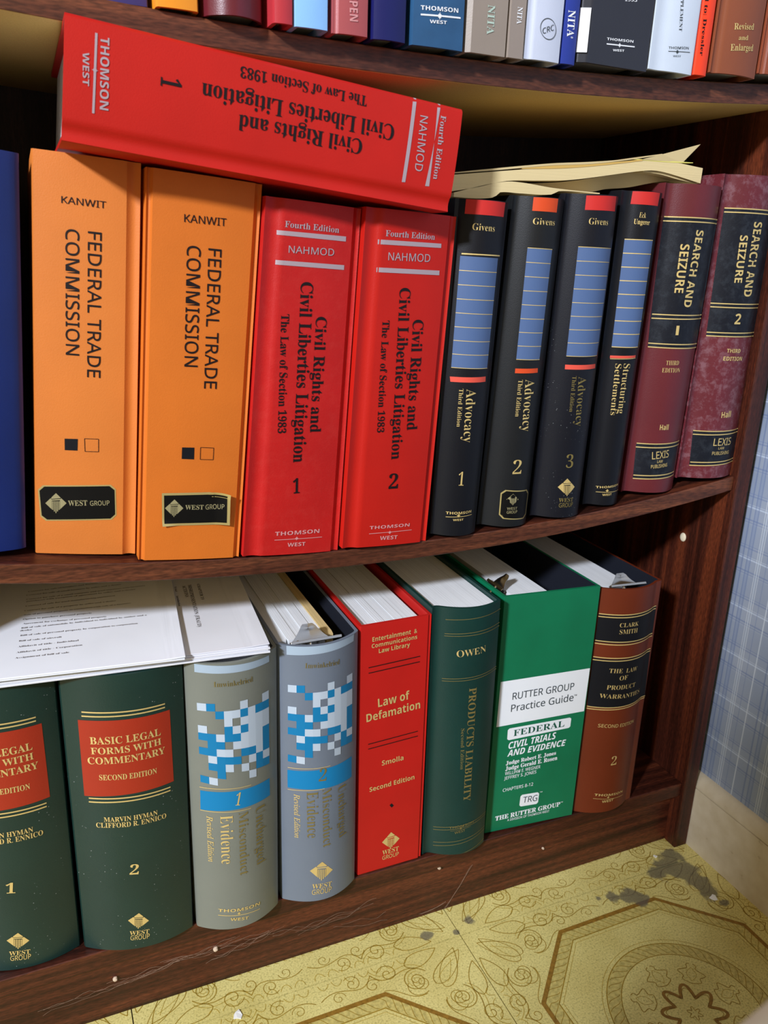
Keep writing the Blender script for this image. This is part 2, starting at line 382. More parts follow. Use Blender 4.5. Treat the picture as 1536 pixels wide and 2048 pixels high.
  ('t','ST','fadegold','Misconduct',(32.89,115.95),(33.58,56.12),(40.87,113.51)),
  ('t','ST','fadegold','Uncharged',(47.49,113.42),(48.9,59.67),(55.48,109.04)),
  ('t','SI','gold','Revised Edition',(10.49,112.99),(10.34,68.36),(14.76,113.16)),
  ('d','gold',(32.3,31.41),(42.59,29.27),(32.69,41.42)),
  ('t','S','gold','WEST',(23.45,14.11),(41.27,12.42),(23.48,19.02)),
  ('t','X','gold','GROUP',(23.41,7.67),(41.28,6.39),(23.44,13.06)),
 ],
 'redld': [
  ('t','B','gold','Entertainment  &',(11.05,237.46),(51.44,238.64),(10.98,241.65)),
  ('t','B','gold','Communications',(10.55,231.58),(51.66,232.91),(10.48,235.41)),
  ('t','B','gold','Law Library',(16.99,225.74),(45.31,226.81),(16.91,229.74)),
  ('l','ink',2,(8.03,213.7),(55.16,215.49),0.8),
  ('l','ink',2,(8.11,208.49),(55.12,210.21),0.8),
  ('l','ink',2,(8.77,138.48),(55.95,140.5),0.8),
  ('l','ink',2,(8.84,133.6),(56.15,135.5),0.8),
  ('t','B','gold','Law of',(17.39,173.64),(46.74,175.37),(17.23,181.87)),
  ('t','B','gold','Defamation',(6.93,161.16),(57.27,163.68),(6.82,169.04)),
  ('t','B','gold','Smolla',(22.1,113.26),(42.91,113.85),(21.99,118.27)),
  ('t','B','gold','Second Edition',(10.82,88.56),(54.53,90.39),(10.74,93.36)),
  ('q','black',2,(30.57,68.69),(32.69,70.16),(34.93,67.13),(32.81,65.35)),
  ('d','gold',(32.96,29.07),(41.81,28.62),(32.99,38.27)),
  ('t','S','gold','WEST',(24.65,15.01),(41.25,15.13),(24.54,20.01)),
  ('t','X','gold','GROUP',(24.77,9.53),(41.43,9.44),(24.68,13.92)),
 ],
 'owen': [
  ('l','fadegold',2,(11.63,246.96),(64.58,250.25),0.45),
  ('l','fadegold',2,(11.43,233.51),(64.33,236.94),0.45),
  ('l','fadegold',2,(11.28,231.38),(64.54,233.86),0.45),
  ('l','fadegold',2,(11.0,189.51),(64.8,193.33),0.45),
  ('l','fadegold',2,(11.07,187.18),(64.97,190.93),0.45),
  ('l','fadegold',2,(9.41,30.66),(62.82,36.2),0.45),
  ('l','fadegold',2,(9.5,27.59),(62.38,33.58),0.45),
  ('l','fadegold',2,(9.92,13.22),(62.64,19.85),0.45),
  ('l','fadegold',2,(10.03,9.43),(62.61,16.42),0.45),
  ('l','fadegold',2,(9.78,-3.69),(62.37,4.71),0.45),
  ('t','ST','gold','OWEN',(21.25,211.57),(47.82,213.96),(20.68,217.94)),
  ('t','S','fadegold','PRODUCTS LIABILITY',(33.26,180.35),(33.9,59.87),(40.24,179.83)),
  ('t','ST','fadegold','Second Edition',(28.0,139.5),(29.18,96.12),(31.16,139.24)),
  ('t','X','fadegold','THOMSON',(22.28,30.13),(46.27,33.07),(21.99,32.4)),
  ('l','fadegold',2,(23.39,27.48),(43.09,29.76),0.3),
  ('s','fadegold',(32.91,30.38),1.5),
  ('t','X','fadegold','WEST',(27.47,24.29),(37.6,26.12),(27.37,26.72)),
 ],
 'rutter': [
  ('q','white',1,(3.7,168.36),(98.9,169.01),(98.29,121.78),(3.24,120.24)),
  ('t','N','dark','RUTTER GROUP',(17.45,147.48),(83.51,148.42),(17.05,154.81)),
  ('t','N','dark','Practice Guide',(17.06,134.51),(84.35,135.77),(16.65,142.04)),
  ('t','X','dark','TM',(84.43,140.81),(87.59,140.85),(84.23,142.47)),
  ('r','white',1,(15.68,116.3),(84.67,117.13),(84.66,105.56),(15.91,103.31)),
  ('t','S','dgreen','FEDERAL',(22.17,106.97),(77.7,108.18),(22.48,113.74)),
  ('t','BI','white','CIVIL TRIALS',(18.09,93.55),(69.72,95.89),(17.7,100.92)),
  ('t','BI','white','AND EVIDENCE',(17.51,85.07),(81.69,85.95),(17.43,92.02)),
  ('t','SB','white','Judge Robert E. Jones',(16.87,75.7),(71.81,77.28),(16.63,79.94)),
  ('t','SB','white','Judge Gerald E. Rosen',(16.89,69.38),(73.91,71.03),(16.76,73.9)),
  ('t','X','white','WILLIAM E. WEGNER',(16.94,64.16),(55.59,64.72),(16.63,67.75)),
  ('t','X','white','JEFFREY S. JONES',(16.47,58.87),(51.71,59.62),(16.15,62.48)),
  ('t','X','white','CHAPTERS 8-12',(16.18,45.11),(49.53,45.8),(15.87,48.75)),
  ('r','white',1,(36.74,37.17),(57.59,36.27),(57.48,22.48),(36.39,23.39)),
  ('t','N','dark','TRG',(39.74,27.35),(55.8,26.53),(39.35,34.29)),
  ('t','X','white','TM',(57.93,35.61),(61.02,35.55),(57.81,36.81)),
  ('t','SB','white','THE RUTTER GROUP',(10.55,12.56),(83.65,14.13),(10.13,17.63)),
  ('t','X','white','TM',(83.64,18.02),(86.51,18.0),(83.49,19.25)),
  ('t','X','white','A DIVISION OF THOMSON WEST',(24.24,8.88),(71.72,9.56),(24.0,11.58)),
 ],
 'clark': [
  ('q','black',1,(1.3,224.18),(68.25,224.34),(68.36,193.63),(0.92,195.13)),
  ('q','black',1,(1.1,178.04),(68.58,177.16),(70.77,123.4),(0.8,123.6)),
  ('l','gold',3,(1.34,225.0),(68.11,225.04),1.0),
  ('l','gold',3,(1.13,222.18),(67.74,222.27),1.0),
  ('l','gold',3,(0.9,196.78),(68.28,195.19),1.0),
  ('l','gold',3,(0.86,193.73),(68.37,192.42),1.0),
  ('l','gold',3,(1.0,179.2),(68.82,178.32),1.0),
  ('l','gold',3,(0.88,176.04),(68.87,175.7),1.0),
  ('l','gold',3,(0.88,124.37),(70.99,124.19),1.0),
  ('l','gold',3,(0.71,121.97),(70.67,122.0),1.0),
  ('t','ST','gold','CLARK',(19.86,212.22),(40.41,212.15),(19.5,216.5)),
  ('t','ST','gold','SMITH',(20.45,204.95),(40.25,204.87),(19.89,209.58)),
  ('t','ST','gold','THE  LAW',(15.65,163.26),(47.58,161.66),(14.92,167.82)),
  ('t','ST','gold','OF',(26.93,154.44),(36.05,154.55),(26.56,159.24)),
  ('t','ST','gold','PRODUCT',(15.43,144.82),(48.34,143.46),(14.69,149.58)),
  ('t','ST','gold','WARRANTIES',(9.91,135.42),(58.29,132.5),(9.13,140.04)),
  ('t','X','gold','SECOND EDITION',(12.17,102.26),(55.39,99.54),(11.57,106.03)),
  ('t','ST','gold','2',(30.41,56.49),(36.83,56.47),(29.5,66.47)),
  ('t','B','gold','THOMSON',(17.16,21.24),(53.12,16.81),(16.64,23.95)),
  ('l','gold',2,(16.56,17.9),(55.73,12.33),0.4),
  ('s','gold',(32.74,17.74),1.5),
  ('t','B','gold','WEST',(26.15,12.01),(39.95,11.67),(25.81,14.78)),
 ],
 'trose': [
  ('t','B','palesilver','ASPEN',(10.26,26.54),(11.06,7.41),(15.73,27.26)),
 ],
 'tmarb': [
  ('t','B','white','THOMSON',(5.72,20.44),(33.18,22.08),(5.39,22.94)),
  ('l','white',2,(5.85,17.78),(35.26,19.35),1.0),
  ('s','white',(19.43,18.46),2),
  ('t','B','white','WEST',(12.44,13.62),(24.88,14.32),(12.57,15.55)),
 ],
 'tnita': [
  ('t','S','palegreen','NITA',(15.15,29.47),(15.51,11.96),(20.57,30.19)),
 ],
 'tnita2': [
  ('t','S','white','NITA',(5.93,31.03),(5.95,20.87),(9.71,31.52)),
 ],
 'tnitab': [
  ('t','S','white','NITA',(2.44,33.26),(3.09,17.08),(7.99,33.58)),
  ('t','X','white','®',(6.11,17.39),(6.03,16.24),(8.07,17.66)),
 ],
 'tcrc': [
  ('o','dark',(16.88,19.8),(23.39,20.31),(15.71,26.32)),
  ('t','NI','dark','CRC',(12.88,16.29),(22.14,19.96),(12.35,19.69)),
 ],
 'tblk': [
  ('t','S','white','1995',(34.54,42.28),(45.45,43.25),(34.41,44.54)),
  ('t','B','white','THOMSON',(22.87,16.06),(46.54,17.28),(22.46,17.63)),
  ('l','white',2,(23.08,13.64),(48.22,14.82),0.8),
  ('s','white',(34.6,14.2),1.5),
  ('t','B','white','WEST',(29.16,9.7),(39.34,10.48),(28.94,11.09)),
 ],
 'twhite': [
  ('t','ST','dark','SUPPLEMENT',(20.13,54.41),(22.86,27.22),(22.8,54.65)),
  ('t','X','dark','THOMSON',(15.89,14.72),(34.38,16.68),(15.62,16.29)),
  ('l','dark',2,(16.0,13.25),(36.33,14.86),0.35),
  ('s','dark',(23.9,13.71),1.5),
  ('t','X','dark','WEST',(20.57,9.97),(27.91,10.7),(20.38,11.02)),
 ],
 'torgred': [
  ('t','S','ink','l to: Dressler',(1.07,50.61),(3.0,12.94),(3.81,50.67)),
 ],
 'tbrown': [
  ('t','S','gold','Revised',(15.5,30.25),(34.75,32.36),(14.69,34.49)),
  ('t','S','gold','and',(20.88,23.71),(30.21,24.68),(20.21,26.91)),
  ('t','S','gold','Enlarged',(15.09,15.77),(37.9,18.24),(14.46,20.26)),
 ],
}
LIST_LINES = [('Bill of sale of automobile by individual to individual by author and a', (-642.44, 75.89), (-549.31, 67.73)), ('dealer', (-643.16, 71.32), (-634.87, 70.46)), ('Bill of sale of personal property by corporation to corporation', (-643.19, 62.56), (-557.99, 54.65)), ('Bill of sale of aircraft', (-644.24, 53.37), (-614.49, 49.92)), ('Affidavit of title - Individual', (-644.92, 43.81), (-602.93, 39.72)), ('Affidavit of title - Corporation', (-645.92, 34.49), (-600.94, 31.1)), ('Assignment of bill of sale', (-646.88, 26.04), (-610.62, 22.23)), ('Agreement for exchange of personal property', (-641.35, 83.69), (-579.46, 75.61)), ('Option to purchase personal property', (-641.08, 91.97), (-589.76, 86.49)), ('Sale of personal property in connection with sale of a business', (-640.17, 100.22), (-558.17, 95.63)), ('Contract for sale of a property by seller and a dealer', (-639.74, 108.45), (-568.96, 104.47)), ('Contract of sale for used manufacturing equipment', (-638.77, 117.5), (-568.61, 115.64)), ('purchaser with exception of agreement by seller and a dealer', (-638.08, 127.08), (-550.74, 123.67)), ('Contract for sale of a small company and used machines with inventory', (-638.04, 131.45), (-541.76, 129.15)), ('Contract for sale of small business by seller and a dealer', (-637.94, 140.54), (-561.31, 138.76)), ('Contract for sale of business and fixtures', (-636.33, 148.0), (-580.1, 148.11))]
SIDE_LINES = [('CHAPTER 19', (-497.7, 125.62), (-500.55, 90.89), (-495.24, 125.7)), ('MISREPRESENTATION (FRAUD)', (-505.52, 126.47), (-513.58, 39.39), (-502.56, 126.37)), ('ACTIONS', (-510.7, 126.42), (-512.17, 100.73), (-507.76, 126.32)), ('Trial', (-517.47, 126.92), (-518.39, 115.36), (-515.74, 127.06)), ('Introduction', (-519.33, 105.89), (-521.11, 83.95), (-517.36, 105.73))]
GRID = ['WB...W..W', '..BWWBWBB', '...W.WWWW', 'W..BWBWWW', 'BBWBBWWWB', '.BB.WWWWB', 'BBWW.BBWB', '.WBBB.WBW', '.BBW.W.BB', '..B...W..', 'BW.......']


# ------------------------------------------------------------------ materials
def s2l(c):
    return tuple((v / 255 / 12.92 if v / 255 <= .04045 else ((v / 255 + .055) / 1.055) ** 2.4) for v in c)
def nodes(name):
    m = bpy.data.materials.new(name); m.use_nodes = True
    nt = m.node_tree; return m, nt, nt.nodes['Principled BSDF'], nt.links
def N(nt, t, **k):
    n = nt.nodes.new(t)
    for a, b in k.items(): setattr(n, a, b)
    return n
def ramp(nt, pts):
    r = nt.nodes.new('ShaderNodeValToRGB'); e = r.color_ramp.elements
    e[0].position, e[0].color = pts[0][0], (*pts[0][1], 1); e[1].position, e[1].color = pts[-1][0], (*pts[-1][1], 1)
    for p, c in pts[1:-1]:
        x = e.new(p); x.color = (*c, 1)
    return r
def plain(name, rgb, rough=.5, metal=0., spec=.25):
    m, nt, b, L = nodes(name)
    b.inputs['Base Color'].default_value = (*s2l(rgb), 1); b.inputs['Roughness'].default_value = rough
    b.inputs['Metallic'].default_value = metal; b.inputs['Specular IOR Level'].default_value = spec
    return m
def cloth(name, rgb, rough=.45, weave=1500, bump=.12, var=.10, wear=None, wearamt=.0, spec=.45, speck=None):
    """book cloth / buckram: fine weave relief, faint mottling, optional rubbed wear and dust specks"""
    m, nt, b, L = nodes(name)
    tc = N(nt, 'ShaderNodeTexCoord')
    n1 = N(nt, 'ShaderNodeTexNoise'); n1.inputs['Scale'].default_value = 22; n1.inputs['Detail'].default_value = 5
    L.new(tc.outputs['Object'], n1.inputs['Vector'])
    c = s2l(rgb); dk = tuple(v * (1 - var) for v in c); lt = tuple(min(1, v * (1 + var)) for v in c)
    r = ramp(nt, [(.3, dk), (.7, lt)]); L.new(n1.outputs['Fac'], r.inputs[0]); out = r.outputs[0]
    if wear:
        n2 = N(nt, 'ShaderNodeTexNoise'); n2.inputs['Scale'].default_value = 120; n2.inputs['Detail'].default_value = 9; n2.inputs['Roughness'].default_value = .75
        L.new(tc.outputs['Object'], n2.inputs['Vector'])
        r2 = ramp(nt, [(.48, (0, 0, 0)), (.62, (wearamt,) * 3)]); L.new(n2.outputs['Fac'], r2.inputs[0])
        mx = N(nt, 'ShaderNodeMix', data_type='RGBA'); L.new(r2.outputs[0], mx.inputs[0]); L.new(out, mx.inputs[6]); mx.inputs[7].default_value = (*s2l(wear), 1)
        out = mx.outputs[2]
    if speck:
        v = N(nt, 'ShaderNodeTexVoronoi'); v.inputs['Scale'].default_value = speck[0]; L.new(tc.outputs['Object'], v.inputs['Vector'])
        r3 = ramp(nt, [(.07, (speck[1],) * 3), (.12, (0, 0, 0))]); L.new(v.outputs['Distance'], r3.inputs[0])
        n3 = N(nt, 'ShaderNodeTexNoise'); n3.inputs['Scale'].default_value = 30; L.new(tc.outputs['Object'], n3.inputs['Vector'])
        r4 = ramp(nt, [(.52, (0, 0, 0)), (.58, (1, 1, 1))]); L.new(n3.outputs['Fac'], r4.inputs[0])
        mu = N(nt, 'ShaderNodeMath', operation='MULTIPLY'); L.new(r3.outputs[0], mu.inputs[0]); L.new(r4.outputs[0], mu.inputs[1])
        mx = N(nt, 'ShaderNodeMix', data_type='RGBA'); L.new(mu.outputs[0], mx.inputs[0]); L.new(out, mx.inputs[6]); mx.inputs[7].default_value = (.42, .45, .45, 1)
        out = mx.outputs[2]
    L.new(out, b.inputs['Base Color'])
    b.inputs['Roughness'].default_value = rough; b.inputs['Specular IOR Level'].default_value = spec
    w = N(nt, 'ShaderNodeTexNoise'); w.inputs['Scale'].default_value = weave; w.inputs['Detail'].default_value = 1; L.new(tc.outputs['Object'], w.inputs['Vector'])
    bp = N(nt, 'ShaderNodeBump'); bp.inputs['Strength'].default_value = bump; bp.inputs['Distance'].default_value = .0006
    L.new(w.outputs['Fac'], bp.inputs['Height']); L.new(bp.outputs[0], b.inputs['Normal'])
    return m
def wood(name, axis, dark, mid, light, rough=.42, scale=1.0, fine=1.0):
    """dark mahogany laminate, grain along axis 0/1/2"""
    m, nt, b, L = nodes(name)
    tc = N(nt, 'ShaderNodeTexCoord'); mp = N(nt, 'ShaderNodeMapping'); L.new(tc.outputs['Object'], mp.inputs[0])
    s = [85 * scale] * 3; s[axis] = 2.0 * scale; mp.inputs['Scale'].default_value = s
    n1 = N(nt, 'ShaderNodeTexNoise'); n1.inputs['Scale'].default_value = 1.0; n1.inputs['Detail'].default_value = 8; n1.inputs['Roughness'].default_value = .62; n1.inputs['Distortion'].default_value = .6
    L.new(mp.outputs[0], n1.inputs['Vector'])
    r = ramp(nt, [(.38, s2l(dark)), (.5, s2l(mid)), (.62, s2l(light))]); L.new(n1.outputs['Fac'], r.inputs[0])
    mp2 = N(nt, 'ShaderNodeMapping'); L.new(tc.outputs['Object'], mp2.inputs[0]); s2 = [900 * fine] * 3; s2[axis] = 160 * fine; mp2.inputs['Scale'].default_value = s2
    n2 = N(nt, 'ShaderNodeTexNoise'); n2.inputs['Scale'].default_value = 1; n2.inputs['Detail'].default_value = 3; L.new(mp2.outputs[0], n2.inputs['Vector'])
    r2 = ramp(nt, [(.35, (.62, .62, .62)), (.65, (1.3, 1.25, 1.2))]); L.new(n2.outputs['Fac'], r2.inputs[0])
    mx = N(nt, 'ShaderNodeMix', data_type='RGBA', blend_type='MULTIPLY'); mx.inputs[0].default_value = 1; L.new(r.outputs[0], mx.inputs[6]); L.new(r2.outputs[0], mx.inputs[7])
    L.new(mx.outputs[2], b.inputs['Base Color']); b.inputs['Roughness'].default_value = rough; b.inputs['Specular IOR Level'].default_value = .4
    bp = N(nt, 'ShaderNodeBump'); bp.inputs['Strength'].default_value = .1; bp.inputs['Distance'].default_value = .0005
    L.new(n2.outputs['Fac'], bp.inputs['Height']); L.new(bp.outputs[0], b.inputs['Normal'])
    return m
def paper(name, rgb, axis=0, freq=1.0, amt=.16):
    """stack of leaves: fine irregular lines across one axis"""
    m, nt, b, L = nodes(name)
    tc = N(nt, 'ShaderNodeTexCoord'); mp = N(nt, 'ShaderNodeMapping'); L.new(tc.outputs['Object'], mp.inputs[0])
    s = [3.0] * 3; s[axis] = 900 * freq; mp.inputs['Scale'].default_value = s
    n1 = N(nt, 'ShaderNodeTexNoise'); n1.inputs['Scale'].default_value = 1; n1.inputs['Detail'].default_value = 4; n1.inputs['Roughness'].default_value = .7
    L.new(mp.outputs[0], n1.inputs['Vector'])
    c = s2l(rgb); r = ramp(nt, [(.35, tuple(v * (1 - amt) for v in c)), (.6, c)]); L.new(n1.outputs['Fac'], r.inputs[0])
    L.new(r.outputs[0], b.inputs['Base Color']); b.inputs['Roughness'].default_value = .8; b.inputs['Specular IOR Level'].default_value = .2
    bp = N(nt, 'ShaderNodeBump'); bp.inputs['Strength'].default_value = .25; bp.inputs['Distance'].default_value = .0006
    L.new(n1.outputs['Fac'], bp.inputs['Height']); L.new(bp.outputs[0], b.inputs['Normal'])
    return m

CM = {
 'ink': plain('black_ink', (24, 16, 18), .5), 'black': plain('black_print', (18, 20, 26), .45), 'dark': plain('grey_ink', (52, 62, 66), .6),
 'silver': plain('silver_foil', (176, 160, 166), .42, .25), 'palesilver': plain('rubbed_silver_foil', (214, 150, 150), .5, .1),
 'gold': plain('gold_foil', (222, 196, 128), .38, .35), 'fadegold': plain('rubbed_gold_foil', (136, 122, 72), .42, .35),
 'palegold': plain('pale_gold_foil', (166, 158, 118), .4, .3), 'palegreen': plain('pale_green_foil', (186, 208, 192), .4, .2),
 'white': plain('white_print', (232, 236, 240), .6), 'dgreen': plain('dark_green_print', (24, 84, 66), .6),
 'lred': plain('red_label', (196, 46, 42), .5), 'lcoral': plain('coral_bar', (216, 82, 66), .5), 'lorange': plain('orange_label', (208, 74, 34), .5),
 'lblue': plain('slate_blue_label', (78, 101, 142), .5), 'lnavy': cloth('black_label', (17, 21, 30), .45, 1300, .12, .1, (70, 78, 86), .2, spec=.3),
 'lbrick': cloth('brick_red_label', (160, 42, 22), .45, 1200, .1, .05), 'lcyan': plain('cyan_band', (16, 122, 176), .5), 'lcyan2': plain('cyan_squares', (18, 118, 168), .5),
 'lpale': plain('pale_squares', (180, 194, 208), .5), 'tape': plain('pale_tape', (160, 178, 194), .3),
 'stk': plain('sticker_black', (8, 8, 8), .45), 'stkrim': plain('sticker_gold_rim', (196, 178, 116), .3, .4),
}
PAPER = paper('white_leaves', (232, 236, 240)); PAPER_Y = paper('cream_leaves', (226, 214, 184)); TAN = paper('tan_divider', (214, 188, 132))
PAPER_OLD = paper('yellowed_leaves', (230, 210, 158), 2, 1.6, .06); PAPER_OLD2 = plain('yellowed_leaf', (214, 194, 144), .8); PAPER_LIME = plain('lime_yellow_cover', (232, 224, 120), .7)
SHEET = paper('loose_sheet_white', (236, 240, 248), 2, 2.0, .12); SHEET2 = paper('loose_sheet_grey', (226, 228, 234), 2, 2.0, .12)
DARKLINE = plain('black_lining', (30, 33, 42), .5)
METAL, nt_, b_, L_ = nodes('nickel_steel'); b_.inputs['Base Color'].default_value = (.58, .55, .49, 1); b_.inputs['Metallic'].default_value = 1; b_.inputs['Roughness'].default_value = .24
WOOD_X = wood('mahogany_grain_across', 0, (42, 18, 11), (66, 30, 20), (96, 48, 30))
WOOD_E = wood('mahogany_shelf_edge', 0, (70, 36, 24), (90, 50, 33), (114, 66, 42), fine=.8)
WOOD_Z = wood('mahogany_grain_upright', 2, (44, 18, 11), (68, 30, 19), (98, 46, 26))
RAW, nt_, b_, L_ = nodes('raw_tan_board')
_n = N(nt_, 'ShaderNodeTexNoise'); _n.inputs['Scale'].default_value = 700; _n.inputs['Detail'].default_value = 3
_r = ramp(nt_, [(.3, s2l((184, 148, 78))), (.7, s2l((212, 178, 104)))]); L_.new(_n.outputs['Fac'], _r.inputs[0]); L_.new(_r.outputs[0], b_.inputs['Base Color']); b_.inputs['Roughness'].default_value = .7

# ------------------------------------------------------------------ object helpers
def empty(name, loc, label=None, cat=None, group=None):
    o = bpy.data.objects.new(name, None); COL.objects.link(o); o.location = loc; o.empty_display_size = .02
    if label: o['label'] = label
    if cat: o['category'] = cat
    if group: o['group'] = group
    return o
def mesh_obj(name, verts, faces, mats, parent=None, mi=None, smooth=False, angle=35, bevel=0):
    me = bpy.data.meshes.new(name); me.from_pydata([tuple(v) for v in verts], [], faces)
    for m in (mats if isinstance(mats, (list, tuple)) else [mats]): me.materials.append(m)
    if mi:
        for p, k in zip(me.polygons, mi): p.material_index = k
    bm = bmesh.new(); bm.from_mesh(me); bmesh.ops.recalc_face_normals(bm, faces=bm.faces); bm.to_mesh(me); bm.free()
    if smooth:
        me.polygons.foreach_set('use_smooth', [True] * len(me.polygons)); me.set_sharp_from_angle(angle=math.radians(angle))
    o = bpy.data.objects.new(name, me); COL.objects.link(o)
    if parent: o.parent = parent
    if bevel:
        b = o.modifiers.new('bevel', 'BEVEL'); b.width = bevel; b.segments = 2; b.limit_method = 'ANGLE'; b.angle_limit = math.radians(50); b.harden_normals = False
    return o
def box_vf(a, b):
    (x0, y0, z0), (x1, y1, z1) = a, b
    v = [(x0,y0,z0),(x1,y0,z0),(x1,y1,z0),(x0,y1,z0),(x0,y0,z1),(x1,y0,z1),(x1,y1,z1),(x0,y1,z1)]
    return v, [(0,1,2,3),(4,5,6,7),(0,1,5,4),(1,2,6,5),(2,3,7,6),(3,0,4,7)]
def box(name, a, b, mat, parent=None, bevel=0):
    v, f = box_vf(a, b); return mesh_obj(name, v, f, mat, parent, bevel=bevel)
def struct(o, label=None):
    o['kind'] = 'structure'
    if label: o['label'] = label
    return o

# lettering: glyph outlines of the built-in face, cached as flat meshes scaled to cap height 1
def conv(s, f):
    tab = {'S': (0x1D400, 0x1D41A, 0x1D7CE), 'ST': (0x1D400, 0x1D41A, 0x1D7CE), 'SB': (0x1D400, 0x1D41A, 0x1D7CE), 'SI': (0x1D434, 0x1D44E, None),
           'B': (0x1D5D4, 0x1D5EE, 0x1D7EC), 'BI': (0x1D63C, 0x1D656, 0x1D7EC), 'N': (0x1D5A0, 0x1D5BA, 0x1D7E2), 'O': (0x1D5A0, 0x1D5BA, 0x1D7E2),
           'X': (0x1D5A0, 0x1D5BA, 0x1D7E2), 'NI': (0x1D608, 0x1D622, None)}[f]
    r = ''
    for c in s:
        if 'A' <= c <= 'Z': r += chr(tab[0] + ord(c) - 65)
        elif 'a' <= c <= 'z': r += chr(0x210E) if (f == 'SI' and c == 'h') else chr(tab[1] + ord(c) - 97)
        elif '0' <= c <= '9' and tab[2]: r += chr(tab[2] + ord(c) - 48)
        else: r += c
    return r
OFFS = {'ST': -.011, 'SB': .012, 'SI': .006, 'X': .006, 'N': .004, 'O': .002, 'BI': .006}
_tc = {}
def raw_text(s, f):
    if (s, f) in _tc: return _tc[(s, f)]
    cu = bpy.data.curves.new('lettering', 'FONT'); cu.body = conv(s, f); cu.size = 1; cu.resolution_u = 3; cu.offset = OFFS.get(f, 0); cu.fill_mode = 'FRONT'
    o = bpy.data.objects.new('lettering', cu); COL.objects.link(o)
    me = bpy.data.meshes.new_from_object(o)
    vs = [(v.co.x, v.co.y) for v in me.vertices]; fs = [tuple(p.vertices) for p in me.polygons]
    bpy.data.objects.remove(o); bpy.data.curves.remove(cu); bpy.data.meshes.remove(me)
    _tc[(s, f)] = (vs, fs); return vs, fs
def text_vf(s, f, P0, P1, P2):
    """flat glyph mesh mapped so the baseline runs P0>P1 and the cap height reaches P2"""
    vs, fs = raw_text(s, f)
    if not vs: return [], []
    hv, _ = raw_text('H', f); cap = max(y for _, y in hv)
    x0 = min(x for x, _ in vs); x1 = max(x for x, _ in vs)
    a = (P1[0] - P0[0], P1[1] - P0[1]); h = (P2[0] - P0[0], P2[1] - P0[1])
    L2 = a[0] ** 2 + a[1] ** 2; k = (h[0] * a[0] + h[1] * a[1]) / L2
    h = (h[0] - a[0] * k, h[1] - a[1] * k)
    return [(P0[0] + a[0] * (x - x0) / (x1 - x0) + h[0] * y / cap, P0[1] + a[1] * (x - x0) / (x1 - x0) + h[1] * y / cap) for x, y in vs], fs

